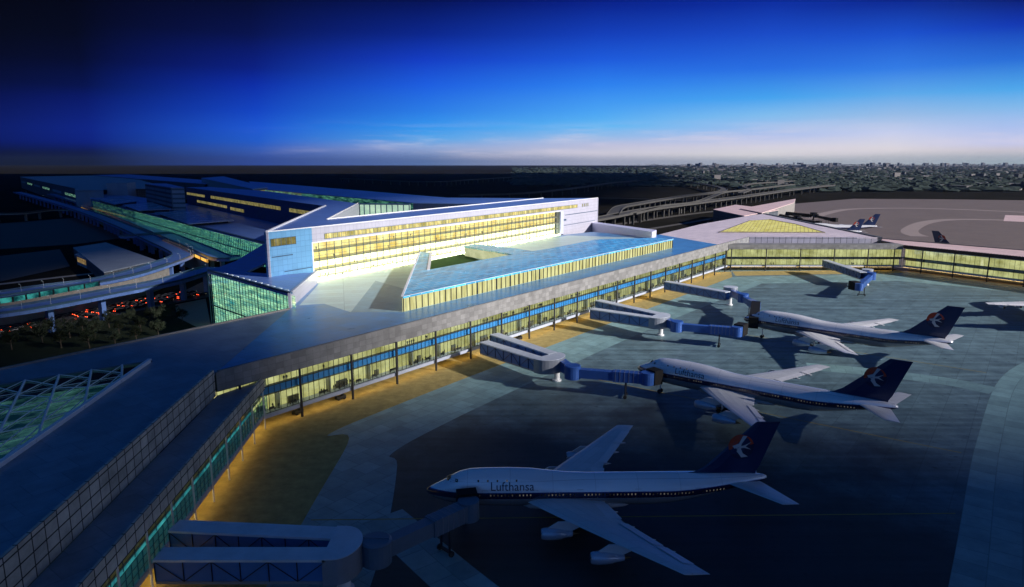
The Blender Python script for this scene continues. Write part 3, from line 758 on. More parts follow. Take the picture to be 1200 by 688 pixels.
rp = thing('right_pier', 'low pier with a pink roof and dark serrated eave running off to the right', 'concourse', (290, 400, 0))
r0, r1 = Vector((255.5, 442)), Vector((338, 315))
RL = (r1 - r0).length
glazed_front(rp, r0, r1, [k * 18.9 + 12 for k in range(8)], fascia=(14.6, 14.9), fmat='slab',
             bands=[(3.6, 7.2, 'lit', 'concwarm'), (7.5, 8.9, 'blue', 'mullion'), (9.0, 14.3, 'lit', 'concwarm')], mull=2.6, fth=6)
b = MB()
n = int(RL / 1.6)
for k in range(n):
    a0 = k * RL / n
    b.wall(along(r0, r1, a0, 1.0), along(r0, r1, a0 + RL / n * .55, 1.0), .6, 14.92, 17.1)
    b.wall(along(r0, r1, a0 + RL / n * .55, .75), along(r0, r1, a0 + RL / n, .75), .5, 14.92, 17.0)
b.build('serrated_eave', plain('maroon_eave', (.05, .022, .022), .6), rp)
bk0, bk1 = xy(at(1029, 279.5, 17.0)), xy(at(1200, 293.5, 17.0)); bk1 = bk0 + (bk1 - bk0) * 1.6
b = MB(); b.prism([along(r0, r1, 0, .1), along(r0, r1, RL, .1), bk1, bk0, (255.5, 470)], 16.5, 17.0, ang=-.98); b.build('roof', M['roofpink'], rp)
b = MB(); b.wall(bk1, bk0, .5, 12, 17.5); b.build('back_parapet', M['concrete'], rp)

# ------------------------------------------------------------------ main terminal
TOP = 42.0
A_, B_ = xy(at(311.5, 272.4, TOP)), xy(at(701, 232, TOP))
C_, Cf = xy(at(380.7, 241.4, TOP)), xy(at(218, 219.5, TOP))
D_, E_, G_ = xy(at(383, 257.3, TOP)), xy(at(419, 238.5, TOP)), xy(at(637, 232.4, TOP))
K_, K2 = xy(at(312.5, 224, TOP)), xy(at(245, 219, TOP))
TL = (B_ - A_).length
T = lambda a, p=0: along(A_, B_, a, p)
def a_of(px, py, z):      # position along the front of a photo point at height z
    d = (B_ - A_).normalized(); return (xy(at(px, py, z)) - A_).dot(d)
gl, gr = a_of(371, 285, 35.4), a_of(672, 248, 35.4)
term = thing('terminal_building', 'large blue and white terminal with a tall glowing glass front and angular roof', 'terminal', v3(T(TL / 2, -15), 0))
b = MB(); b.wall(T(0), T(gl), 1.2, 0, TOP); b.build('blue_wall', M['bluepanel'], term)
b = MB(); b.wall(T(gr + 4.5), T(TL), 1.2, 0, TOP); b.wall(T(gl), T(gr + 4.5), 1.2, 35.4, TOP); b.build('white_wall', M['white'], term)
b = MB(); b.wall(T(gr, .15), T(gr + 4.5, .15), 3.5, ROOF, 35.4); b.build('end_pier', plain('lavender_panel', (.50, .54, .78), .4, var=.05), term)
b = MB(); b.wall(T(gl - .4, .12), T(gl + .2, .12), 3.0, ROOF, 35.6); b.wall(T(gl + .2, .12), T(gr, .12), .5, 35.15, 35.6); b.build('opening_frame', M['trim'], term)
floors = [ROOF, 22.6, 26.8, 31.0, 35.2]
for i in range(4):
    b = MB(); b.wall(T(gl, -7), T(gr + 4, -7), .3, floors[i] + .35, floors[i + 1] - .05); b.build('lit_wall', M['warmpale' if i < 2 else 'warm'], term)
    b = MB(); b.wall(T(gl, -1.9), T(gr + 4, -1.9), 5.2, floors[i] - .25, floors[i] + .3); b.build('floor', plain('hall_floor', (.42, .36, .22), .5), term)
b = MB(); b.face([v3(T(gl, -1.4), ROOF), v3(T(gr, -1.4), ROOF), v3(T(gr, -1.4), 35.3), v3(T(gl, -1.4), 35.3)]); b.build('glazing', M['glass'], term)
b = MB(); n = int((gr - gl) / 4.6)
for k in range(n + 1):
    a = gl + (gr - gl) * k / n; b.wall(T(a - .09, -1.1), T(a + .09, -1.1), .25, ROOF, 35.3)
for z in [ROOF + .2 + 2.1 * k for k in range(8)]: b.wall(T(gl, -1.16), T(gr, -1.16), .12, z - .05, z + .05)
b.build('mullions', M['mullionblue'], term)
for k in range(12):
    a0 = gl + 1.5 + k * (gr - gl - 2) / 12; b = MB(); b.wall(T(a0, .9), T(a0 + (gr - gl - 2) / 12 - 1.2, .9), .5, ROOF + .05, ROOF + .5); b.build('base_light', M['baselight'], term)
# roof: the front wing, the notch and the long back wing
roofpoly = [A_, B_, G_, D_, E_, K_, K2, Cf, C_]
b = MB(); b.prism(roofpoly, TOP - .6, TOP + .003, ang=ANG, sides=False); b.build('roof', M['roofblue'], term)
b = MB(); b.wall(C_, A_, .8, TOP + .006, TOP + .7); b.wall(A_ - Vector((0, 0)), B_, .5, TOP + .006, TOP + .35); b.build('roof_edge', M['trim'], term)
b = MB(); b.wall(D_, G_, .5, TOP + .006, TOP + .5) ; b.wall(E_, D_, .5, TOP + .006, TOP + .5); b.build('court_edge', M['trim'], term)
b = MB(); b.wall(E_, D_, .8, ROOF, TOP); b.build('court_wall', M['white'], term)
b = MB(); b.wall(C_, A_ , .8, 0, TOP - .01); b.wall(B_, G_, .8, 0, TOP - .01); b.wall(G_, D_, .8, 0, TOP - .01); b.build('rear_wall', M['white'], term)
b = MB(); b.wall(Cf, C_, 1.0, 0, TOP - .005); b.build('wing_wall', M['navywall'], term)
Fc = xy(at(482, 239, TOP))
# lit court facade
q0, q1 = E_ + Vector((.5, .3)), Fc
b = MB(); b.wall(along(q0, q1, 0, -3), along(q0, q1, 36, -3), .3, 24, TOP - .8); b.build('court_lit_wall', emit('lit_court_wall', (.72, .92, .66), .85, 0, 0, (.40, .62, .45), nscale=.15, stretch=(.5, 1, 1)), term)
b = MB(); b.face([v3(along(q0, q1, 0, -.3), 24), v3(along(q0, q1, 36, -.3), 24), v3(along(q0, q1, 36, -.3), TOP - .5), v3(along(q0, q1, 0, -.3), TOP - .5)]); b.build('court_glazing', M['glass'], term)
b = MB()
for k in range(10): b.wall(along(q0, q1, k * 4 - .25, .2), along(q0, q1, k * 4 + .25, .2), .8, 24, TOP - .2)
b.wall(along(q0, q1, 0, .3), along(q0, q1, 36, .3), 4, TOP - .8, TOP - .05)
b.build('court_fins', M['mullionblue'], term)
# window strips, each in its frame
def win(root, P, a0, a1, z0, z1, mat, off=.06, step=2.5, zs=0.0):
    b = MB(); b.wall(P(a0, off), P(a1, off), .1, z0, z1, z0 + zs, z1 + zs); w = b.build('window', M[mat], root)
    f = MB(); n = max(1, int((a1 - a0) / step))
    for k in range(n + 1):
        a = a0 + (a1 - a0) * k / n; dz = zs * k / n; f.wall(P(a - .09, off + .09), P(a + .09, off + .09), .08, z0 + dz, z1 + dz)
    f.wall(P(a0, off + .12), P(a1, off + .12), .11, z0 - .15, z0 + .02, z0 - .15 + zs, z0 + .02 + zs); f.wall(P(a0, off + .12), P(a1, off + .12), .11, z1 - .02, z1 + .15, z1 - .02 + zs, z1 + .15 + zs)
    f.build('frame', M['mullionblue'], w)
for (x0, y0, x1, y1) in ((368, 276, 458, 264.5), (473, 266, 549, 256), (562, 257, 621.5, 247), (632, 249, 678.5, 241.5)):
    win(term, T, a_of(x0, y0, 37.6), a_of(x1, y1, 37.6), 36.5, 38.7, 'strip')
win(term, T, a_of(318.5, 283.5, 38), a_of(348, 280, 38), 36.0, 39.0, 'stripdim')
for x in (686.5, 690, 693.5, 697, 700): pass
for k in range(4): win(term, T, a_of(688.5, 241, 37.6) + k * 3.1, a_of(688.5, 241, 37.6) + k * 3.1 + 1.3, 36.6, 38.8, 'strip', step=3)
b = MB(); b.wall(T(2, .08), T(13, .08), .05, 31.3, 31.75); b.wall(T(8, .08), T(gl - 1, .08), .05, 24.6, 25.0); b.wall(T(gr + 7, .08), T(TL - .5, .08), .05, 31.8, 32.3); b.wall(T(gr + 5, .08), T(TL - 5, .08), .05, 24.4, 24.8); b.wall(T(gr + 5, .08), T(gr + 9, .08), .05, 28.0, 29.2)
b.build('wall_grooves', M['mullionblue'], term)
CW = lambda a, p=0: along(C_, Cf, a, -p)   # runs away from the corner; positive p is outward
def win2(x0, y0, x1, y1, z0, z1):
    d = (C_ - Cf).normalized(); W2 = lambda a, p=0: along(Cf, C_, a, p)
    # solve where the sight line meets the wing wall
    def hit(x, y):
        best = 0; bd = 1e9
        for k in range(0, 4000):
            a = k * .1
            q = v3(W2(a), (z0 + z1) / 2)
            cy = q.y * _C - (q.z - CAM_H) * _S
            sx = 600 + FPX * q.x / cy
            if abs(sx - x) < bd: bd, best = abs(sx - x), a
        return best
    win(term, W2, hit(x0, y0), hit(x1, y1), z0, z1, 'stripdim', step=3)
for (x0, y0, x1, y1, z0, z1) in ((219, 227, 240, 230, 34, 36.6), (247, 230, 329, 244, 34.2, 37), (339, 245, 366, 250, 34.2, 37), (231, 238, 266, 245, 27.4, 30), (270, 245, 286, 249, 26.6, 29.4)):
    win2(x0, y0, x1, y1, z0, z1)
# low wedge at the right-hand end
b = MB(); wA, wB = T(TL - 12, 1.0), xy(at(764, 273, 22.5)); b.prism([wA, wB, wB + Vector((6, 14)), T(TL, -6)], ROOF - 4, 23.2); b.build('end_wedge', plain('lavender_wedge', (.55, .56, .74), .4, var=.06), term)
# back wing behind the court, with a green glass strip
bw = thing('rear_wing', 'long low blue roofed wing with a green glass strip behind the terminal court', 'terminal', v3(xy(at(420, 236, 38)), 0))
z3 = 38.5
w3a, w3b, w3c, w3d = [xy(at(x, y, z3)) for x, y in ((296, 221), (484, 237.6), (524, 231.6), (292, 212.5))]
w3e, w3f = xy(at(600, 239, z3)), xy(at(640, 232.5, z3))
b = MB(); b.prism([w3a, w3b, w3e, w3f, w3c, w3d], z3 - .6, z3, ang=.2); b.build('roof', M['roofblue'], bw)
b = MB(); b.wall(w3a, w3b, .6, 0, z3 - 7); b.wall(w3b, w3e, .6, 0, z3 - .61); b.build('wall', M['navywall'], bw)
b = MB(); b.wall(along(w3a, w3b, 0, -1), along(w3a, w3b, (w3b - w3a).length, -1), .3, z3 - 7, z3 - .7); b.build('lit_wall', M['tealdim'], bw)
b = MB(); b.face([v3(w3a, z3 - 7), v3(w3b, z3 - 7), v3(w3b, z3 - .6), v3(w3a, z3 - .6)]); b.build('glazing', M['glassteal'], bw)
b = MB(); b.wall(w3e, w3f, .5, 0, z3 - .61); b.wall(w3c, w3d, .5, 0, z3 - .61); b.build('back_wall', M['navywall'], bw)

# ------------------------------------------------------------------ landside podium with green glass
pod = thing('glass_podium', 'low landside podium glowing green through its glass wall beside the blue terminal', 'podium', v3(xy(at(300, 345, 0)), 0))
PZ = 23.5
gbR, gbL = xy(at(340, 345, PZ)), xy(at(243, 318, PZ))
ufR, ufL = xy(at(310, 285.5, PZ)), xy(at(106.6, 234, PZ))
def lit_curtain(root, P0, P1, z0, z1, mat, mull, floors_, gmat='glassteal', back=1.6):
    L = (P1 - P0).length; A = lambda a, p=0: along(P0, P1, a, p)
    b = MB(); b.wall(A(0, -back), A(L, -back), .3, z0, z1); b.build('lit_wall', M[mat], root)
    b = MB(); b.face([v3(A(0), z0), v3(A(L), z0), v3(A(L), z1), v3(A(0), z1)]); b.build('glazing', M[gmat], root)
    b = MB()
    n = int(L / mull)
    for k in range(n + 1):
        th_ = .22 if k % 6 == 0 else .06
        b.wall(A(k * L / n - th_, .15), A(k * L / n + th_, .15), .2, z0, z1)
    for z in floors_: b.wall(A(0, .12), A(L, .12), .2, z - .28, z + .28)
    b.build('mullions', M['mullionblue'], root)
lit_curtain(pod, gbL, gbR, 0, PZ - .9, 'teal', 2.6, (9.0,))
lit_curtain(pod, ufL, ufR, 9, PZ - .9, 'tealdim', 3.5, (16,))
lit_curtain(pod, along(ufL, ufR, 250, .3), along(ufL, ufR, (ufR - ufL).length, .3), 9.0, PZ - .95, 'teal', 3.5, (16,))
podpoly = [gbL, gbR, gbR + Vector((-.3, 3)), wedR + Vector((-1.2, -1)), T(8, -.5), T(4, -20), C_, Cf, xy(at(100, 222, PZ)), ufL, ufR, xy(at(276, 306, PZ))]
b = MB(); b.prism(podpoly, PZ - .9, PZ, ang=ANG); b.build('roof', M['roofblue'], pod)
b = MB(); b.wall(gbR + Vector((.2, -.4)), wedR + Vector((-.3, 0)), .9, ROOF - 3, PZ + .5); b.build('end_wall', M['white'], pod)
b = MB(); b.wall(gbL, gbR, 1.0, PZ + .004, PZ + .8); b.build('roof_kerb', M['mullionblue'], pod)
b = MB(); b.wall(along(ufL, ufR, 0, .1), along(ufL, ufR, (ufR - ufL).length, .1), 2.0, PZ + .004, PZ + .7); b.build('rear_roof_kerb', M['mullionblue'], pod)
b = MB()
for k in range(12):
    L = (gbR - gbL).length; a = 6 + k * (L - 10) / 12
    b.wall(along(gbL, gbR, a, -1.6), along(gbL, gbR, a + 2.6, -1.6), 1.6, PZ + .01, PZ + .35)
b.build('roof_lights', plain('pale_roof_light', (.55, .68, .75), .2, var=.3), pod)
for i, (pl, zz) in enumerate((([(181, 248.6), (221, 262.5), (274, 258), (244, 246.7)], 26.0), ([(143.5, 240), (162, 246.7), (203, 245), (177.5, 237)], 26.5), ([(113, 233.5), (134, 239.5), (163, 235.5), (142, 232)], 26.5))):
    c = thing('roof_plant_deck', ('wide pale flat deck on the podium roof nearest the blue terminal wall', 'narrow pale flat deck on the podium roof below the louvred tower', 'farthest pale flat deck on the podium roof beside the grey block')[i], 'roof deck', v3(xy(at(*pl[0], zz)), PZ), 'flat decks on the podium roof')
    q = [xy(at(x, y, zz)) for x, y in pl]
    m_ = sum(q, Vector((0, 0))) / 4
    b = MB(); b.prism([m_ + (p - m_) * .86 for p in q], PZ + .01, zz - .5); b.build('base', M['darkbuild'], c)
    b = MB(); b.prism(q, zz - .5, zz); b.build('deck', plain('pale_deck_metal', (.30, .40, .58), .25, .2, var=.12, scale=.1), c)

# louvred tower and farther terminal blocks
def block(name, label, cat, pts, z0, z1, wall='darkbuild', roof='roofblue', group=None, wins=None):
    q = [xy(p) for p in pts]
    c = thing(name, label, cat, v3(sum(q, Vector((0, 0))) / len(q), z0), group)
    b = MB(); b.prism(q, z0, z1, tops=False); b.build('wall', M[wall], c)
    b = MB(); m_ = sum(q, Vector((0, 0))) / len(q)
    b.prism([m_ + (p - m_) * 1.01 for p in q], z1 + .003, z1 + .6, ang=ANG); b.build('roof', M[roof], c)
    return c
dW = (Cf - C_).normalized(); nW = Vector((-dW.y, dW.x))
t0 = xy(at(203, 247, PZ)); t1 = xy(at(218, 247, PZ))
tw = block('office_tower', 'louvred grey office tower rising from the podium roof at the far end', 'tower', [t0, t1, t1 + dW * 150 + Vector((12, 0)), t0 + dW * 150], PZ, 45.5, 'louvre')
b = MB(); b.wall(t0 + Vector((-.2, -.3)), t1 + Vector((.2, -.3)), .25, PZ, 45.4); b.build('end_wall', panels('end_louvre', (.34, .37, .42), 60, 4.4, (.14, .15, .18), .5, .4, .05, .9, 0, .12), tw)
g0 = xy(at(126, 229, PZ)); g1 = xy(at(150, 229, PZ))
block('plant_block', 'plain grey windowless block between the tower and the long dark terminal', 'block', [g0, g1, g1 + Vector((-20, 60)), g0 + Vector((-20, 60))], PZ - 8, 40, 'greyblock', 'greyblock')
b0, b1 = xy(at(100, 241, 8)), xy(at(25, 217, 8))
block('far_terminal', 'long dark terminal block at the far left with grey strip roofs', 'terminal', [b0, b0 + Vector((90, 70)), b1 + Vector((130, 260)), b1], 0, 30, 'darkbuild', 'greyblock')
ft = [o for o in COL.objects if o.name == 'far_terminal'][0]
fw = lambda a, p=0: along(b1, b0, a, p)
fL = (b1 - b0).length
for k in range(6):
    b = MB(); b.wall(fw(20 + k * fL / 6.3, .1), fw(20 + (k + .72) * fL / 6.3, .1), .12, 16, 20); b.build('window', M['tealdim'] if k % 2 else M['greyblock'], ft)
c0 = xy(at(60, 216, 34)); c1 = xy(at(118, 222, 34))
block('far_hall', 'second dark hall roof behind the far left terminal', 'terminal', [xy(at(88, 226, 30)), xy(at(121, 226, 30)), xy(at(121, 216, 30)), xy(at(95, 216, 30))], 0, 33, 'greyblock', 'greyblock')
block('back_hall', 'low pale roofed hall with a lit gable behind the louvred tower', 'hall', [xy(at(296, 222, 40)), xy(at(313, 220, 40)), xy(at(262, 207, 40)), xy(at(236, 209, 40))], 0, 40, 'greyblock', 'roof')
gb0, gb1 = xy(at(295.5, 222.5, 40)), xy(at(313, 220.3, 40))
wb_ = thing('lit_gable', 'small lit yellow gable wall at the end of the pale roofed hall', 'wall', v3(gb0, 0))
b = MB(); b.wall(gb0 + Vector((0, -3)), gb1 + Vector((0, -3)), 1, 30, 38); b.build('pane', M['stripdim'], wb_)
b = MB(); b.wall(gb0 + Vector((-2, -4)), gb1 + Vector((2, -4)), 3, 38.1, 39.2); b.wall(gb0 + Vector((0, -2.9)), gb1 + Vector((0, -2.9)), 1, 0, 29.9); b.build('frame', M['concrete'], wb_)
block('long_back_roof', 'farthest dark flat hall on the left horizon', 'hall', [xy(at(110, 205.5, 32)), xy(at(240, 216, 32)), xy(at(262, 213, 32)), xy(at(150, 204.5, 32))], 0, 32, 'darkbuild', 'roofblue')

# ------------------------------------------------------------------ canopy building on the plaza
CZ = 24.0
can = thing('plaza_pavilion', 'low pavilion with a blue tiled angular roof over glowing timber walls', 'pavilion', v3(xy(at(620, 310, ROOF)), ROOF))
cpx = [(472.5, 347.5), (493, 295.5), (504, 295.8), (500.5, 316.5), (566.7, 304.2), (601, 298), (543, 288.5), (556.7, 286), (603, 291), (624, 294.4), (645, 291), (697, 280.8), (763, 278.6), (789, 280)]
cp = [xy(at(x, y, CZ)) for x, y in cpx]
b = MB(); b.prism(cp, CZ - .7, CZ, ang=ANG); b.build('roof', M['bluetile'], can)
def edge_wall(i, j, mat, z0=ROOF + .02, z1=CZ - .72, inset=.5):
    b = MB(); P0_, P1_ = cp[i], cp[j]; L = (P1_ - P0_).length
    b.wall(along(P0_, P1_, .3, -inset), along(P0_, P1_, L - .3, -inset), .3, z0, z1); o = b.build('lit_wall', M[mat], can)
    n = max(2, int(L / 3.1))
    for k in range(n + 1):
        a = .3 + (L - .6) * k / n
        w_ = .09 if random.random() < .8 else .28
        b = MB(); b.wall(along(P0_, P1_, a - w_, -.12), along(P0_, P1_, a + w_, -.12), .34, z0, z1); b.build('timber_fin', M['mullion'], can)
edge_wall(0, 13, 'canopywall')
for i, j in ((2, 1),): pass
for i, j in ((2, 3), (3, 4), (4, 5), (5, 6)):
    edge_wall(j, i, 'canopywall') if False else None
b = MB()
for i, j in ((1, 0), (3, 2), (4, 3), (5, 4), (6, 5), (8, 7), (9, 8), (10, 9), (11, 10)):
    P0_, P1_ = cp[i], cp[j]; L = (P1_ - P0_).length
    b.wall(along(P0_, P1_, .4, -.6), along(P0_, P1_, L - .4, -.6), .3, ROOF + .02, CZ - .72)
b.build('court_walls', emit('lit_court_pavilion_wall', (.85, .88, .52), .7, 0, 0, (.5, .55, .28), nscale=.2), can)
b = MB()
b.wall(cp[13], cp[0], .25, CZ + .003, CZ + .12); b.wall(cp[0], cp[1], .8, CZ + .003, CZ + .2); b.wall(cp[2], cp[3], 1.2, CZ + .003, CZ + .3)
b.build('roof_trim', M['trim'], can)
sheet('courtyard_lawn', [at(x, y, ROOF + .02) for x, y in ((499, 319), (569, 307), (542, 297.5), (503, 306))], ROOF + .02, M['grass'])
sheet('small_lawn', [at(x, y, ROOF + .02) for x, y in ((564, 296.5), (600, 299), (592, 303), (573, 302))], ROOF + .02, M['grass'])
# ------------------------------------------------------------------ aeroplanes
def fus_mat():
    m, nt, out = newmat('fuselage_paint'); p = _p(nt, out, (.78, .79, .82), .2, .15, .6)
    p.inputs['Coat Weight'].default_value = .8; p.inputs['Coat Roughness'].default_value = .08
    t = nt.nodes.new('ShaderNodeTexCoord'); s = nt.nodes.new('ShaderNodeSeparateXYZ'); nt.links.new(t.outputs['Object'], s.inputs[0])
    # cheat line height follows the body: z minus a sag line given by x
    r = nt.nodes.new('ShaderNodeValToRGB'); r.color_ramp.interpolation = 'CONSTANT'
    el = r.color_ramp.elements; el[0].position = 0; el[0].color = (.30, .29, .30, 1); el[1].position = (6.0) / 12; el[1].color = (.012, .012, .055, 1)
    e = el.new(7.15 / 12); e.color = (.05, .055, .25, 1); e = el.new(7.3 / 12); e.color = (.86, .88, .93, 1)
    # tail sweep of the stripe
    mr = nt.nodes.new('ShaderNodeMapRange'); mr.interpolation_type = 'SMOOTHSTEP'
    for i, v in enumerate((-48, -68, 0, -1.25)): mr.inputs[i + 1].default_value = v
    nt.links.new(s.outputs[0], mr.inputs[0])
    ad = nt.nodes.new('ShaderNodeMath'); ad.operation = 'ADD'; nt.links.new(s.outputs[2], ad.inputs[0]); nt.links.new(mr.outputs[0], ad.inputs[1])
    mu = nt.nodes.new('ShaderNodeMath'); mu.operation = 'DIVIDE'; mu.inputs[1].default_value = 12; nt.links.new(ad.outputs[0], mu.inputs[0]); nt.links.new(mu.outputs[0], r.inputs[0])
    # panel joints along the body and grime
    w = nt.nodes.new('ShaderNodeTexBrick'); w.offset = .0; w.inputs['Scale'].default_value = 1; w.inputs['Brick Width'].default_value = 8.5; w.inputs['Row Height'].default_value = 3.1; w.inputs['Mortar Size'].default_value = .035
    w.inputs['Color1'].default_value = (1, 1, 1, 1); w.inputs['Color2'].default_value = (.95, .95, .96, 1); w.inputs['Mortar'].default_value = (.62, .62, .65, 1)
    cb = nt.nodes.new('ShaderNodeCombineXYZ'); nt.links.new(s.outputs[0], cb.inputs[0]); nt.links.new(s.outputs[2], cb.inputs[1]); nt.links.new(cb.outputs[0], w.inputs['Vector'])
    mx = nt.nodes.new('ShaderNodeMix'); mx.data_type = 'RGBA'; mx.blend_type = 'MULTIPLY'; mx.inputs[0].default_value = 1
    nt.links.new(r.outputs[0], mx.inputs[6]); nt.links.new(w.outputs[0], mx.inputs[7])
    n = nt.nodes.new('ShaderNodeTexNoise'); n.inputs['Scale'].default_value = .3; n.inputs['Detail'].default_value = 7
    mp_ = nt.nodes.new('ShaderNodeMapping'); mp_.inputs['Scale'].default_value = (.25, 1, 1.5); nt.links.new(t.outputs['Object'], mp_.inputs[0]); nt.links.new(mp_.outputs[0], n.inputs['Vector'])
    m2 = nt.nodes.new('ShaderNodeMapRange'); m2.inputs[1].default_value = .3; m2.inputs[2].default_value = .7; m2.inputs[3].default_value = .88; m2.inputs[4].default_value = 1.04; nt.links.new(n.outputs[0], m2.inputs[0])
    mx2 = nt.nodes.new('ShaderNodeMix'); mx2.data_type = 'RGBA'; mx2.blend_type = 'MULTIPLY'; mx2.inputs[0].default_value = 1
    nt.links.new(mx.outputs[2], mx2.inputs[6]); nt.links.new(m2.outputs[0], mx2.inputs[7]); nt.links.new(mx2.outputs[2], p.inputs['Base Color'])
    b = nt.nodes.new('ShaderNodeBump'); b.inputs['Strength'].default_value = .12; b.inputs['Distance'].default_value = .3; nt.links.new(n.outputs[0], b.inputs['Height']); nt.links.new(b.outputs[0], p.inputs['Normal'])
    return m
M['fus'] = fus_mat()
STN = [(0, 6.55, 6.35, .06), (-.5, 7.05, 5.85, .62), (-1.4, 7.6, 5.3, 1.15), (-2.6, 8.15, 4.8, 1.7), (-4, 8.85, 4.35, 2.2), (-5.4, 9.75, 4.0, 2.55), (-7, 10.5, 3.75, 2.85), (-9, 10.95, 3.55, 3.06), (-12, 11.1, 3.4, 3.2),
       (-17, 11.1, 3.3, 3.25), (-21, 10.9, 3.3, 3.25), (-25, 10.4, 3.3, 3.25), (-29, 9.95, 3.3, 3.25), (-33, 9.8, 3.3, 3.25), (-45, 9.8, 3.3, 3.25), (-50, 9.8, 3.7, 3.2), (-54, 9.78, 4.5, 3.0), (-58, 9.75, 5.5, 2.6), (-62, 9.7, 6.5, 2.05), (-66, 9.55, 7.4, 1.35), (-68.4, 9.3, 8.0, .75), (-69.2, 9.0, 8.35, .3)]
def fus_at(x):
    for i in range(len(STN) - 1):
        a, c = STN[i], STN[i + 1]
        if c[0] <= x <= a[0]:
            t = (x - a[0]) / (c[0] - a[0])
            return [a[k] + (c[k] - a[k]) * t for k in range(1, 4)]
    return STN[-1][1:] if x < 0 else STN[0][1:]
def fus_y(x, z):
    top, bot, hw = fus_at(x); mid_ = bot + (min(top, bot + 6.5) - bot) * .5
    s = (z - mid_) / (top - mid_) if z > mid_ else (z - mid_) / (mid_ - bot)
    return hw * math.sqrt(max(0, 1 - s * s))
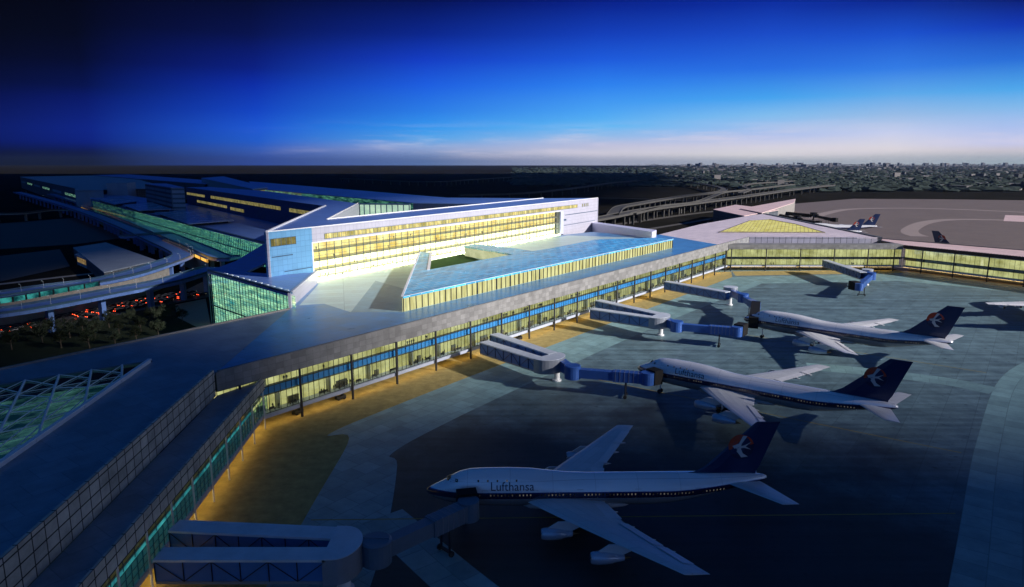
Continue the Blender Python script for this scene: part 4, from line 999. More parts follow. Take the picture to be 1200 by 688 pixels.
def make_plane():
    root = thing('passenger_plane', 'x', 'aeroplane', (0, 0, 0))
    n = 36
    # body, extra rings between the stations
    st = []
    for i in range(len(STN) - 1):
        a, c = STN[i], STN[i + 1]; m = max(1, int(abs(c[0] - a[0]) / 1.6))
        for k in range(m): st.append(a[0] + (c[0] - a[0]) * k / m)
    st.append(STN[-1][0])
    rings = []
    for x in st:
        top, bot, hw = fus_at(x); mid_ = bot + (min(top, bot + 6.5) - bot) * .5
        r = []
        for k in range(n):
            t = 2 * math.pi * k / n; c, s_ = math.cos(t), math.sin(t)
            r.append((x, hw * c, mid_ + (top - mid_) * s_ if s_ > 0 else mid_ + (mid_ - bot) * s_))
        rings.append(r)
    b = MB(); b.loft(rings); b.build('body', M['fus'], root, smooth=True, fix=True)
    # wing and tail surfaces
    def foil(le, chord, y, z, tk, tilt=0.0):
        prof = [(0, 0), (.03, .35), (.12, .78), (.3, 1.0), (.55, .82), (.8, .4), (1, .04), (1, -.04), (.8, -.2), (.55, -.45), (.3, -.6), (.12, -.5), (.03, -.25)]
        return [(le - chord * u, y, z + tk * chord * .5 * w + tilt * (1 - u)) for u, w in prof]
    def surf(secs, mat, name, sg):
        b = MB(); b.loft([[(p[0], p[1] * sg, p[2]) for p in foil(*s_)] for s_ in secs])
        # metric uv: along span / chord
        for f, u in zip(b.f, b.uv):
            for k, i in enumerate(f): u[k] = (b.v[i].y, b.v[i].x + abs(b.v[i].y) * .75)
        return b.build(name, mat, root, smooth=False, fix=False)
    for sg in (1, -1):
        w = surf([(-19.2, 16.6, 1.5, 5.0, .13), (-20.8, 15.0, 3.2, 5.1, .125), (-27.8, 10.0, 12.0, 5.8, .105), (-35.8, 7.2, 21.5, 6.55, .095), (-44.0, 4.2, 31.2, 7.4, .085)], M['wing'], 'wing', sg)
        fb = MB()
        for y in (7.0, 13.5, 18.6, 23.0):
            le = -20.8 - (y - 3.2) * .833; te = (-35.8 - (y - 3.2) * .22) if y < 12 else (-37.8 - (y - 12) * .53)
            z = 5.1 + (y - 3.2) * .081 - .35
            rr = [[(te + 3.2 - k * 1.1, y * sg + q[0] * s_, z + q[1] * s_) for q in [(math.cos(a) * .28, math.sin(a) * .38) for a in [2 * math.pi * j / 8 for j in range(8)]]] for k, s_ in enumerate((.1, .8, 1, .8, .15))]
            fb.loft(rr)
        fb.build('flap_fairings', M['wing'], w, smooth=True, fix=True)
        fl = MB()
        for (y0, y1) in ((4.2, 10.8), (13, 21.5), (22.3, 28)):
            def te(y): return (-35.8 - (y - 3.2) * .25) if y < 12 else (-37.9 - (y - 12) * .535)
            def zz(y): return 5.1 + (y - 3.2) * .081
            def ch(y): return 2.6 if y < 12 else 1.7
            P = [(te(y0) + ch(y0), y0 * sg, zz(y0) + .33), (te(y1) + ch(y1), y1 * sg, zz(y1) + .28), (te(y1) - .15, y1 * sg, zz(y1) + .06), (te(y0) - .15, y0 * sg, zz(y0) + .06)]
            if sg < 0: P.reverse()
            fl.face(P, [(p[0], p[1]) for p in P]); fl.face([(p[0], p[1], p[2] - .12) for p in reversed(P)], [(p[0], p[1]) for p in P])
        fl.build('flaps', plain('flap_skin', (.66, .67, .72), .35, var=.08), w)
        s_ = surf([(-59.6, 8.0, .6, 8.1, .10), (-60.6, 7.4, 1.6, 8.15, .10), (-67.6, 3.3, 11.8, 8.85, .08)], M['wing'], 'tailplane', sg)
        for (y, x0, zc_) in ((11.7, -22.6, 3.35), (20.9, -30.6, 4.05)):
            e = MB(); pr = [(0, .86), (-.12, .98), (-.5, 1.09), (-1.4, 1.16), (-2.6, 1.12), (-3.9, .95), (-4.0, .84), (-5.2, .66), (-5.9, .52)]
            e.loft([[(x0 + dx, y * sg + r_ * math.cos(2 * math.pi * k / 20), zc_ + r_ * math.sin(2 * math.pi * k / 20)) for k in range(20)] for dx, r_ in pr], caps=False)
            en = e.build('engine', M['engine'], root, smooth=True)
            e = MB(); e.cyl((x0 - .45, y * sg, zc_), (x0 - .46, y * sg, zc_), 1.0, 1.0, 20); e.cyl((x0 - .44, y * sg, zc_), (x0 + .1, y * sg, zc_), .4, .05, 12); e.build('fan', M['dark'], en)
            e = MB(); e.cyl((x0 - 5.3, y * sg, zc_), (x0 - 7.1, y * sg, zc_), .5, .06, 14); e.build('exhaust_cone', plain('burnt_metal', (.20, .12, .06), .4, .7), en)
            e = MB(); zt = 5.1 + (y - 3.2) * .081 + .1
            e.loft([[(x0 - 1.3, y * sg - .1, zc_ + 1.2), (x0 - 1.3, y * sg + .1, zc_ + 1.2), (x0 - 5.6, y * sg + .2, zc_ + .6), (x0 - 5.6, y * sg - .2, zc_ + .6)],
                    [(x0 - 3.2, y * sg - .18, zt - .1), (x0 - 3.2, y * sg + .18, zt - .1), (x0 - 9.2, y * sg + .18, zt - .15), (x0 - 9.2, y * sg - .18, zt - .15)]])
            e.build('pylon', M['wing'], en, fix=True)
    # fin
    def vf(le, ch, z, tk): return [(le - ch * u, tk * ch * .5 * w, z) for u, w in [(0, 0), (.05, .5), (.25, 1), (.6, .8), (1, .05), (1, -.05), (.6, -.8), (.25, -1), (.05, -.5)]]
    b = MB(); b.loft([vf(-49.5, 17.4, 9.3, .02), vf(-54.6, 12.4, 10.0, .075), vf(-56.6, 11.1, 11.2, .085), vf(-66.3, 4.9, 20.4, .085)])
    fin = b.build('tail_fin', M['fin'], root, fix=True)
    b = MB(); b.loft([[(p[0], p[1] * 1.02, p[2]) for p in vf(-66.2, 5.0, 20.2, .088)], vf(-66.45, 4.8, 20.5, .08)]); b.build('fin_cap', M['navy'], fin, fix=True)
    # emblem discs on both sides of the fin: red upper half, navy lower half, white swallow
    def finy(x, z):
        t = (z - 11.2) / 9.2; le = -56.6 + (-9.7) * t; ch = 11.1 - 6.2 * t; u = (le - x) / ch
        pts_ = [(0, 0), (.05, .5), (.25, 1), (.6, .8), (1, .05)]
        w = 0
        for i in range(4):
            if pts_[i][0] <= u <= pts_[i + 1][0]: w = pts_[i][1] + (pts_[i + 1][1] - pts_[i][1]) * (u - pts_[i][0]) / (pts_[i + 1][0] - pts_[i][0])
        return .0425 * ch * w
    ex, ez, er = -63.6, 15.3, 2.55
    def decal(poly, mat, name, lift, sides=(1, -1), parent=fin, fy=finy):
        b = MB()
        for sg in sides:
            pts = [(x, sg * (fy(x, z) + lift), z) for x, z in poly]
            c = (sum(p[0] for p in pts) / len(pts), 0, sum(p[2] for p in pts) / len(pts)); c = (c[0], sg * (fy(c[0], c[2]) + lift), c[2])
            for i in range(len(pts)):
                tri = [c, pts[i], pts[(i + 1) % len(pts)]]
                b.face(tri if sg < 0 else list(reversed(tri)))
        return b.build(name, mat, parent)
    cut = -.10 * 1.0
    arc = lambda a0, a1, r_=er: [(ex + r_ * math.cos(R(a0 + (a1 - a0) * k / 16)), ez + r_ * math.sin(R(a0 + (a1 - a0) * k / 16))) for k in range(17)]
    decal(arc(-15, 165), M['red'], 'emblem_upper', .03)
    decal(arc(165, 345), M['navy'], 'emblem_lower', .03)
    # swallow: nose-side = +x. body to the left, forked wings and tail
    def sw(pts): return [(ex - px_ * er, ez + pz_ * er) for px_, pz_ in pts]
    decal(sw([(-.72, .08), (-.30, .10), (.10, .92), (.42, .90), (.0, .28), (-.05, .02), (-.45, -.1)]), M['whitepaint'], 'emblem_bird', .06)
    decal(sw([(-.72, .08), (-.42, -.12), (-.02, -.02), (-.02, -.2), (.18, -.62), (.56, -.80), (.02, -.86), (-.2, -.55)]), M['whitepaint'], 'emblem_bird_wing', .062)
    decal(sw([(-.2, .06), (.2, .14), (.78, .42), (.32, .06), (.80, -.22), (.2, -.06), (-.2, -.1)]), M['whitepaint'], 'emblem_bird_tail', .064)
    # airline name on the upper body
    cu = bpy.data.curves.new('name', 'FONT'); cu.body = 'Lufthansa'; cu.size = 2.3; cu.resolution_u = 3
    to = bpy.data.objects.new('name', cu); COL.objects.link(to)
    dg = bpy.context.evaluated_depsgraph_get(); tm = bpy.data.meshes.new_from_object(to.evaluated_get(dg)); bpy.data.objects.remove(to)
    tb_ = bmesh.new(); tb_.from_mesh(tm); bmesh.ops.triangulate(tb_, faces=tb_.faces[:])
    for k in range(1, 12):
        bmesh.ops.bisect_plane(tb_, geom=tb_.verts[:] + tb_.edges[:] + tb_.faces[:], plane_co=(0, -.6 + k * .25, 0), plane_no=(0, 1, 0))
    bmesh.ops.triangulate(tb_, faces=tb_.faces[:]); tb_.to_mesh(tm); tb_.free()
    tv = [v.co.copy() for v in tm.vertices]; tf = [list(p.vertices) for p in tm.polygons]
    wd = max(v.x for v in tv)
    for sg in (1, -1):
        b = MB()
        for f in tf:
            pts = []
            for i in f:
                v = tv[i]; sx = -13.0 - v.x if sg > 0 else -13.0 - wd + v.x
                z = 7.75 + v.y; pts.append((sx, sg * (fus_y(sx, z) + .03), z))
            b.face(pts)
        b.build('lettering', M['navy'], root)
    # windows, doors, cockpit
    def side_quad(b, x0, x1, z0, z1, sg, lift):
        P = [(x0, sg * (fus_y(x0, z0) + lift), z0), (x1, sg * (fus_y(x1, z0) + lift), z0), (x1, sg * (fus_y(x1, z1) + lift), z1), (x0, sg * (fus_y(x0, z1) + lift), z1)]
        if sg > 0: P.reverse()
        b.face(P, [(p[0], p[2]) for p in P])
    for sg in (1, -1):
        b = MB(); x = -6.5
        while x > -60:
            dz = -1.25 * 0 + (0 if x > -48 else .0)
            if not (-12.6 < x < -11.4 or -22.6 < x < -21.2 or -31.6 < x < -30.2 or -43.2 < x < -41.8 or -55.2 < x < -53.8):
                zz_ = 6.62 + (0 if x > -50 else (-x - 50) * .045); 
                side_quad(b, x, x - .24, zz_, zz_ + .34, sg, .025)
                if sg < 0: b.build('cabin_window', M['cabinlight'], root); b = MB()
            x -= .72
        if sg > 0: b.build('cabin_windows', M['cabinlight'], root, kind='stuff')
        b = MB(); x = -10.5
        for k in range(5): side_quad(b, x - k * 1.9, x - k * 1.9 - .3, 9.35, 9.7, sg, .025)
        b.build('upper_windows', M['cabinlight'], root)
        b = MB()
        for x in (-12.0, -21.9, -30.9, -42.5, -54.5):
            for (xa, xb, za, zb) in ((x + .6, x + .53, 5.9, 7.8), (x - .53, x - .6, 5.9, 7.8), (x + .6, x - .6, 7.75, 7.8)): side_quad(b, xa, xb, za, zb, sg, .02)
        b.build('door_outlines', plain('door_seam', (.2, .2, .22), .5), root)
        b = MB()
        for (xa, xb, za, zb) in ((-4.55, -5.15, 9.0, 9.5), (-5.25, -5.95, 9.05, 9.62), (-6.05, -6.6, 9.15, 9.62)): side_quad(b, xa, xb, za, zb, sg, .03)
        b.build('cockpit_window', M['dark'], root)
    b = MB()
    b.face([(-4.25, -1.05, 9.02), (-4.25, 1.05, 9.02), (-5.1, .8, 9.63), (-5.1, -.8, 9.63)]); b.build('windscreen', M['dark'], root)
    # belly fairing, landing gear
    b = MB(); b.loft([[(x, hw * math.cos(2 * math.pi * k / 16), 4.0 + hz * math.sin(2 * math.pi * k / 16)) for k in range(16)] for x, hw, hz in ((-18, .5, .3), (-21, 2.8, 1.0), (-28, 3.4, 1.25), (-36, 3.3, 1.15), (-40, 2.4, .8), (-43, .5, .3))])
    b.build('belly_fairing', plain('belly_grey', (.34, .33, .34), .4), root, smooth=True, fix=True)
    def gear(x, y, rows, tr):
        g = MB(); g.cyl((x, y, .75), (x, y, 4.6), .2, .24, 8)
        if len(rows) > 1: g.cyl((x + .9, y, .75), (x - .9, y, .75), .16, n=8)
        for dx in rows: g.cyl((x + dx, y - .6, tr), (x + dx, y + .6, tr), .1, n=6)
        o = g.build('landing_gear', M['steel'], root)
        for dx in rows:
            for dy in (-.55, .55):
                w = MB(); w.cyl((x + dx, y + dy - .2, tr), (x + dx, y + dy + .2, tr), tr, n=14); w.build('tyre', M['tyre'], o)
    gear(-7.6, 0, (0,), .62)
    for (x, y) in ((-31, 1.9), (-31, -1.9), (-28, 5.5), (-28, -5.5)): gear(x, y, (-.8, .8), .64)
    return root
proto = make_plane()
def place(o, x, y, a, s, label):
    o.location = (x, y, 0); o.rotation_euler = (0, 0, a); o.scale = (s, s, s); o['label'] = label; o['group'] = 'passenger planes parked at the terminal'
PL = [(-16.99, 125.18, 3.163, .977, 'nearest plane, dark blue lit jumbo with its nose at the lowest jet bridge'),
      (39.3, 205.9, 2.526, 1.037, 'middle jumbo plane, bright blue lit, its nose at the second jet bridge cab'),
      (95.2, 273.6, 2.455, 1.055, 'white jumbo plane with blue tail, farthest of the three on the near apron')]
for i, (x, y, a, s, l) in enumerate(PL):
    o = proto if i == 0 else copy_tree(proto)
    place(o, x, y, a, s, l)
tip = at(1156, 355.5, 7.4); a4 = R(72)
f4 = Vector((math.cos(a4), math.sin(a4))); l4 = Vector((-f4.y, f4.x))
p4 = xy(tip) + f4 * 46 - l4 * 31.2
place(copy_tree(proto, None, ('cabin_window', 'upper_windows', 'door_outlines')), p4.x, p4.y, a4, 1, 'plane of which only one pale wing shows at the right edge')
fa = at(1030, 252, 20.4)
for (px, py, a, s, l) in ((1031, 251, R(172), 1.0, 'far white plane behind the hub with its navy tail nearest the open taxiway'), (1013, 256.8, R(174), .95, 'far white plane right behind the pier hub, in front of another far one')):
    q = at(px, py, 20.4 * s); d = Vector((math.cos(a), math.sin(a))); nq = xy(q) + d * 70.5 * s
    place(copy_tree(proto, None, ('cabin_window', 'upper_windows', 'door_outlines', 'flap_fairings')), nq.x, nq.y, a, s, l)
q = at(1093, 270.5, 20.4); a = math.atan2(-(r1 - r0).y, -(r1 - r0).x); a = math.atan2((r1 - r0).y, (r1 - r0).x)
d = Vector((math.cos(a), math.sin(a))); nq = xy(q) + d * 70.5
place(copy_tree(proto, None, ('cabin_window', 'upper_windows', 'door_outlines', 'flap_fairings')), nq.x, nq.y, a, 1.0, 'plane hidden behind the pink roofed pier, only its navy tail showing')

# ------------------------------------------------------------------ jet bridges
def jet_bridge(label, starts, rot, arm_mat, cabin, arm_end, nose_dir, dark=False, z0=5.2, z1=8.9, rot_r=4.2, wid=3.4, black=True):
    root = thing('jet_bridge', label, 'jet bridge', v3(rot, 0), 'jet bridges along the pier')
    rot = xy(rot)
    mr_, ms_, ma_, mg_ = (M['rubber'],) * 4 if dark else (M['bridgeroof'], M['bridgeside'], M[arm_mat or 'bridgearm'], M['bridgegrey'])
    for s_ in starts:
        s_, e_ = xy(s_[0]), xy(s_[1])
        d = (e_ - s_).normalized(); L = (e_ - s_).length; nr = Vector((d.y, -d.x))
        Q0, Q1 = s_ + nr * wid / 2, e_ + nr * wid / 2
        b = MB(); b.wall(Q0 + nr * .25, Q1 + nr * .25, wid + .5, z1 - .25, z1 + .15); tn = b.build('tunnel_roof', mr_, root)
        b = MB(); b.wall(Q0, Q1, wid, z0 - .5, z0); b.build('tunnel_floor', M['bridgegrey'], root)
        b = MB(); b.wall(Q0 - nr * .1, Q1 - nr * .1, .06, z0, z1 - .25); b.wall(s_ - nr * (wid / 2 - .16), e_ - nr * (wid / 2 - .16), .06, z0, z1 - .25)
        b.build('tunnel_side', ms_, root)
        n = max(2, int(L / 4))
        for sd in (1, -1):
            b = MB()
            for k in range(n + 1):
                a = L * k / n
                q = s_ + d * a + nr * sd * (wid / 2 + .02); b.cyl(v3(q, z0), v3(q, z1 - .25), .09, n=6)
                if k < n:
                    q2 = s_ + d * (a + L / n) + nr * sd * (wid / 2 + .02)
                    b.cyl(v3(q, z0 if k % 2 else z1 - .3), v3(q2, z1 - .3 if k % 2 else z0), .07, n=5)
            b.build('side_truss', M['mullion'], root)
    # end hall with rounded front, on a pillar
    b = MB()
    if len(starts) > 1:
        e0, e1 = xy(starts[0][1]), xy(starts[1][1]); m_ = (e0 + e1) / 2
        d = (e0 - xy(starts[0][0])).normalized(); nr = Vector((d.y, -d.x)); half = abs((e0 - e1).dot(nr)) / 2 + wid / 2 + .25
        pts = [m_ + nr * half, m_ - nr * half]
        arcp = [m_ + d * 1.2 + (-nr * math.cos(t) * half + d * math.sin(t) * half * .75) for t in [math.pi * k / 14 for k in range(15)]]
        pts = [m_ + nr * half - d * .3, m_ - nr * half - d * .3] + arcp
        b.prism(pts, z0 - .6, z1 + .17); hall = b.build('end_hall', mg_, root)
        b = MB(); c_ = sum(pts, Vector((0, 0))) / len(pts); b.prism([c_ + (p - c_) * 1.02 for p in pts], z1 + .175, z1 + .3); b.build('hall_roof', mr_, hall)
    else:
        b.cyl(v3(rot, z0 - .6), v3(rot, z1 + .2), rot_r, n=24); hall = b.build('end_hall', mg_, root)
        b = MB(); b.cyl(v3(rot, z1 + .205), v3(rot, z1 + .4), rot_r * 1.03, n=24); b.build('hall_roof', mr_, hall)
    b = MB(); b.cyl(v3(rot, 0), v3(rot, z0 - .5), .95, n=16); b.cyl(v3(rot, 0), v3(rot, .5), 1.5, n=16); b.build('pillar', M['steel'] if not dark else mr_, root)
    # cabin rotunda, telescopic arm, drive leg and aircraft cab
    cb = xy(cabin); ae = xy(arm_end)
    b = MB(); b.cyl(v3(cb, z0 - .5), v3(cb, z1 - .3), 2.5, n=20); rt = b.build('rotunda', ma_, root)
    b = MB(); b.cyl(v3(cb, z1 - .3), v3(cb, z1 - .05), 2.6, 2.3, n=20); b.wall(cb + Vector((-2.2, .15)), cb + Vector((2.2, -.15)), .3, z1 - .04, z1 + .12); b.build('rotunda_cap', ma_, rt)
    ln = cb - rot
    if ln.length > .5:
        d = ln.normalized(); nr = Vector((d.y, -d.x))
        b = MB(); b.wall(rot + nr * 1.3, cb + nr * 1.3, 2.6, z0 - .2, z1 - .6); b.build('link', ma_, root)
    d = (ae - cb).normalized(); L = (ae - cb).length; nr = Vector((d.y, -d.x)); zz = z0 - .2
    b = MB(); b.wall(cb + d * 1.5 + nr * 1.2, cb + d * L * .56 + nr * 1.2, 2.4, zz + .2, zz + 2.9); b.build('arm', ma_, root)
    b = MB(); b.wall(cb + d * L * .55 + nr * 1.4, ae + nr * 1.4, 2.8, zz, zz + 3.1); ar = b.build('outer_arm', ma_, root)
    b = MB()
    for k in range(7):
        q = cb + d * (L * .58 + k * L * .06); b.wall(q + nr * 1.46, q + d * .12 + nr * 1.46, 2.92, zz - .05, zz + 3.16)
    b.build('arm_ribs', M['bridgegrey'] if not dark else mr_, ar)
    q = cb + d * L * .72
    b = MB(); b.cyl(v3(q + nr * 1.2, .6), v3(q + nr * 1.2, zz), .22, n=8); b.cyl(v3(q - nr * 1.2, .6), v3(q - nr * 1.2, zz), .22, n=8); b.wall(q + nr * 1.5 - d * .3, q + nr * 1.5 + d * .3, 3, .55, .85)
    lg = b.build('drive_leg', M['mullion'], root)
    for sd in (1, -1):
        w = MB(); p = q + nr * sd * 1.7; w.cyl(v3(p - nr * .2, .55), v3(p + nr * .2, .55), .55, n=14); w.build('wheel', M['tyre'], lg)
    b = MB(); b.cyl(v3(ae, zz - .3), v3(ae, zz + 3.4), 2.0, n=18); cab = b.build('cab', ma_, root)
    nd = xy(nose_dir) - ae; nl = nd.length; nd.normalize(); n2 = Vector((nd.y, -nd.x))
    b = MB(); b.wall(ae + nd * 1.2 + n2 * 1.9, ae + nd * max(2.6, nl) + n2 * 1.9, 3.8, zz - .5, zz + 3.9); b.build('bellows', M['rubber'], cab)
    return root
def plane_pt(i, x, y):
    X, Y, a, s, _ = PL[i]; c, sn = math.cos(a), math.sin(a); return Vector((X + (x * c - y * sn) * s, Y + (x * sn + y * c) * s))
door = lambda i: (plane_pt(i, -8.3, 3.5), plane_pt(i, -8.3, 6.0))
# 0: nearest
jb0s = [(at(186, 649, 9), at(384, 649, 9)), (at(204, 615.7, 9), at(393, 624.5, 9))]
e0 = at(402, 634, 9)
jet_bridge('nearest jet bridge with two parallel pale tunnels at the bottom left', [(a_, c_) for a_, c_ in jb0s], at(402, 634, 8.9), 'bridgedark', at(441, 637, 8), at(549, 586, 8.4), door(0)[0] + Vector((0, -1)), wid=3.2)
jb1s = [(at(567, 400, 9), at(634, 420.5, 9)), (at(579, 391, 9), at(648, 414, 9))]
jet_bridge('second jet bridge from the bottom with twin tunnels, reaching the middle plane', jb1s, at(652.5, 446, 0), None, at(671, 431, 8), at(759, 437, 8.2), door(1)[0])
jb2s = [(at(694, 361.5, 9), at(764, 371.6, 9)), (at(701, 351.5, 9), at(773, 367.5, 9))]
jet_bridge('third jet bridge with twin tunnels, its arm ending short of any plane', jb2s, at(774, 393, 0), None, at(793, 378.5, 8), at(864, 384, 8), at(871, 383.5, 7))
jb3s = [(at(781, 329.5, 9), at(853, 342, 9))]
jet_bridge('fourth jet bridge, single tunnel, reaching the nose of the farthest near plane', jb3s, at(855, 357.5, 0), None, at(871, 346, 8), at(886, 354.5, 8), door(2)[0] + Vector((-3, 1)), rot_r=3.4)
jb4s = [(at(967, 304.5, 9), at(1012, 319, 9))]
jet_bridge('jet bridge hanging off the hub front with its short arm turned back left', jb4s, at(1015, 334, 0), None, at(1021, 321, 8), at(1007, 333, 8), at(998, 333, 7), rot_r=3.0)
# far dark ones
jet_bridge('far black jet bridge behind the hub, the upper one of two', [(at(915, 247.5, 9), at(950, 251, 9))], at(953, 258, 0), None, at(957, 252, 8), at(975, 256, 8), at(981, 256.5, 8), dark=True)
jet_bridge('far black jet bridge behind the hub, the lower one of two', [(at(905, 249, 9), at(930, 254.5, 9))], at(934, 262, 0), None, at(938, 256.5, 8), at(957, 259.5, 8), at(962, 260, 8), dark=True)

# small far pier blocks behind the hub
block('pier_annex', 'low dark annex with a pale pink roof at the back of the hub', 'annex', [at(836, 246, 16), at(872, 253.5, 16), at(912, 246.5, 16), at(862, 240.5, 16)], 0, 16, 'darkbuild', 'roofpink')
block('slanted_pier', 'slim pink roofed pier stub slanting away behind the hub', 'pier', [at(893, 250, 17), at(930, 238, 17), at(932, 233.5, 17), at(868, 245, 17)], 0, 17, 'concrete', 'roofpink')

# ------------------------------------------------------------------ elevated roads
def viaduct(name, label, cat, pts, w, z, mat='darkconcrete', every=28, kerb=True, group=None, zlist=None, th=1.4, pw=2.2, pmat=None):
    path = smooth_path([at(p[0], p[1], z) for p in pts], 10)
    root = thing(name, label, cat, v3(path[len(path) // 2], 0), group)
    b = MB(); ribbon(b, path, w, th); b.build('deck', M[mat], root)
    if kerb:
        b = MB()
        up = [p + Vector((0, 0, .9)) for p in path]
        ribbon(b, up, .35, .9, off=w / 2 - .25); ribbon(b, up, .35, .9, off=-(w / 2 - .25)); b.build('parapet', M[pmat or 'darkconcrete'], root)
    d = 0; nxt = every / 2; cnt = 0
    for i in range(len(path) - 1):
        d += (path[i + 1] - path[i]).length
        if d > nxt and cnt < 90:
            nxt += every * (1 if d < 900 else 2); cnt += 1; p = path[i]
            c = MB(); dd = xy(path[i + 1]) - xy(path[i]); c.box((p.x, p.y, (p.z - th) / 2), (pw, pw, p.z - th), math.atan2(dd.y, dd.x)); c.build('pillar', M[mat], root)
    return root, path
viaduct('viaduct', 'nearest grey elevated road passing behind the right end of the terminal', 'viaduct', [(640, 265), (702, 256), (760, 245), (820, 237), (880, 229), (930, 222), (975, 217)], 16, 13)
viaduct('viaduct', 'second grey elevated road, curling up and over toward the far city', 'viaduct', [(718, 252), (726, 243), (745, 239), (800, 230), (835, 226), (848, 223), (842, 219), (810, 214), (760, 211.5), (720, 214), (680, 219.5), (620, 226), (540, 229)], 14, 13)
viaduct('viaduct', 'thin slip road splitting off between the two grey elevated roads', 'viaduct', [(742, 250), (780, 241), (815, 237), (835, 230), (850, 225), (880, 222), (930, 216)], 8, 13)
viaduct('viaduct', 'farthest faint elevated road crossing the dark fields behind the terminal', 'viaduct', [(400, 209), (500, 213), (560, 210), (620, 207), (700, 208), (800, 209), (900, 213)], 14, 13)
viaduct('viaduct', 'tight loop ramp of the elevated road left of the far piers', 'viaduct', [(868, 226), (878, 222), (872, 218.5), (880, 215.5), (900, 214), (930, 212)], 10, 13)
fb = MB()
for pl, w in (([(690, 268), (800, 252), (870, 244)], 12), ([(560, 236), (700, 232), (830, 236)], 9), ([(720, 275), (800, 262), (835, 256)], 8)):
    ribbon(fb, smooth_path([at(x, y, .012) for x, y in pl]), w)
fb.build('service_road', plain('pale_road', (.075, .07, .065), .8), kind='structure')

# landside drop-off roads on the left
_, pa = viaduct('dropoff_road', 'lower elevated drop-off road bending up to the glowing green glass box', 'elevated road', [(-60, 369), (0, 365), (63, 355), (131, 342), (190, 331), (222, 322), (252, 313)], 13, 12, 'roofblue', 24, pmat='mullionblue')
_, pb = viaduct('dropoff_road', 'upper elevated drop-off road with a sharp bend toward the far left', 'elevated road', [(-60, 350), (0, 345), (54, 337), (109, 330), (152, 321), (190, 309), (214, 299), (206, 292), (181, 281), (145, 265), (105, 250), (60, 236), (20, 225)], 13, 12, 'roofblue', 24, pmat='mullionblue')
_, pc = viaduct('dropoff_road', 'elevated road running along the long green glass wall of the podium', 'elevated road', [(275, 302), (258, 301), (235, 291), (200, 277), (150, 257), (110, 242), (60, 227)], 13, 12, 'roofblue', 24, pmat='mullionblue')
viaduct('access_bridge', 'short flat bridge from the drop-off road to the podium wall', 'bridge', [(140, 277), (175, 275), (210, 272), (238, 269)], 10, 12.2, 'roofblue', 30, pmat='mullionblue')
viaduct('access_bridge', 'low pale bridge crossing the dark land at the far left', 'bridge', [(-40, 250), (20, 250), (60, 246), (95, 246), (130, 247)], 9, 10, 'concrete', 30)
# lit strips under the decks: turquoise lobby between the two drop-off roads, amber road lamps
def lit_run(name, label, pts, z0, z1, mat, cat):
    path = smooth_path([at(x, y, z0) for x, y in pts], 8)
    o = thing(name, label, cat, v3(path[0], 0))
    b = MB(); u = 0
    for i in range(len(path) - 1):
        l = (path[i + 1] - path[i]).length
        b.wall(path[i], path[i + 1], .4, z0, z1)
        for f in (-6, -5, -4, -3, -2, -1): b.uv[f] = [(c[0] + u, c[1]) for c in b.uv[f]]
        u += l
    b.build('lit_wall', M[mat], o)
    b = MB()
    up = [p + Vector((0, 0, z1 - z0 + .3)) for p in path]; ribbon(b, up, 1.6, .28); b.build('eave', M['mullionblue'], o)
    for i in range(0, len(path), 2):
        b = MB(); b.box((path[i].x, path[i].y, z0 / 2 + z1 / 2), (.3, .9, z1 - z0)); b.build('post', M['mullion'], o)
    b = MB()
    for i in range(len(path) - 1): b.wall(path[i], path[i + 1], .6, 0, z0 - .01)
    b.build('base_wall', M['concrete'], o); return o
lit_run('lit_lobby', 'turquoise lit lobby strip between the two drop-off roads', [(-60, 361), (0, 356), (63, 345), (131, 332), (165, 324), (198, 313)], 10.6, 12.9, 'tealstrip', 'lobby')
lit_run('lit_lobby', 'amber lit strip beside the elevated road along the podium, far part', [(95, 244), (125, 256), (150, 266), (182, 279)], 10, 12, 'amberdim', 'lobby')
lit_run('lit_lobby', 'amber lit strip beside the elevated road along the podium, near part', [(190, 284), (215, 295), (243, 308)], 10, 12.3, 'amber', 'lobby')
# landside ground roads and lit forecourt
b = MB(); ribbon(b, smooth_path([at(x, y, .01) for x, y in ((-80, 400), (0, 388), (60, 378), (130, 364), (190, 352), (232, 344), (262, 330))]), 24); b.build('landside_road', M['road'], kind='structure')
sheet('forecourt', [at(x, y, .012) for x, y in ((205, 357), (241, 350), (247, 382), (236, 386), (208, 372))], .012, plain('pale_forecourt', (.26, .22, .15), .7), .3)

def make_lamp():
    r = thing('street_lamp', 'x', 'street lamp', (0, 0, 0))
    b = MB(); b.cyl((0, 0, 0), (0, 0, 6.5), .12, .08, 8); b.cyl((0, 0, 6.4), (1.4, 0, 6.9), .06, n=6); b.build('pole', M['steel'], r)
    b = MB(); b.box((1.5, 0, 6.86), (.9, .34, .12)); h = b.build('lamp_head', M['steel'], r)
    b = MB(); b.box((1.5, 0, 6.76), (.8, .28, .06)); b.build('lens', M['lampglow'], h)
    return r
M['lampglow'] = emit('street_lamp_glow', (.70, .95, 1.0), 1.6, 0, 0, (.7, .9, 1.0))
lamp = make_lamp(); cnt = 0
for path, nm in ((pa, 'lower drop-off road'), (pb, 'upper drop-off road'), (pc, 'elevated road beside the podium')):
    for i in range(3, len(path) - 2, 5):
        p = path[i]; d = (path[i + 1] - p).normalized(); n = Vector((d.y, -d.x, 0)); q = p + n * 5.9
        o = lamp if cnt == 0 else copy_tree(lamp); cnt += 1
        o.location = (q.x, q.y, q.z); a_ = math.atan2(-n.y, -n.x); o.rotation_euler = (0, 0, a_); o.scale = (.7, .7, .62)
        o['label'] = 'slim white street lamp on the edge of the ' + nm; o['group'] = 'street lamps on the ' + nm
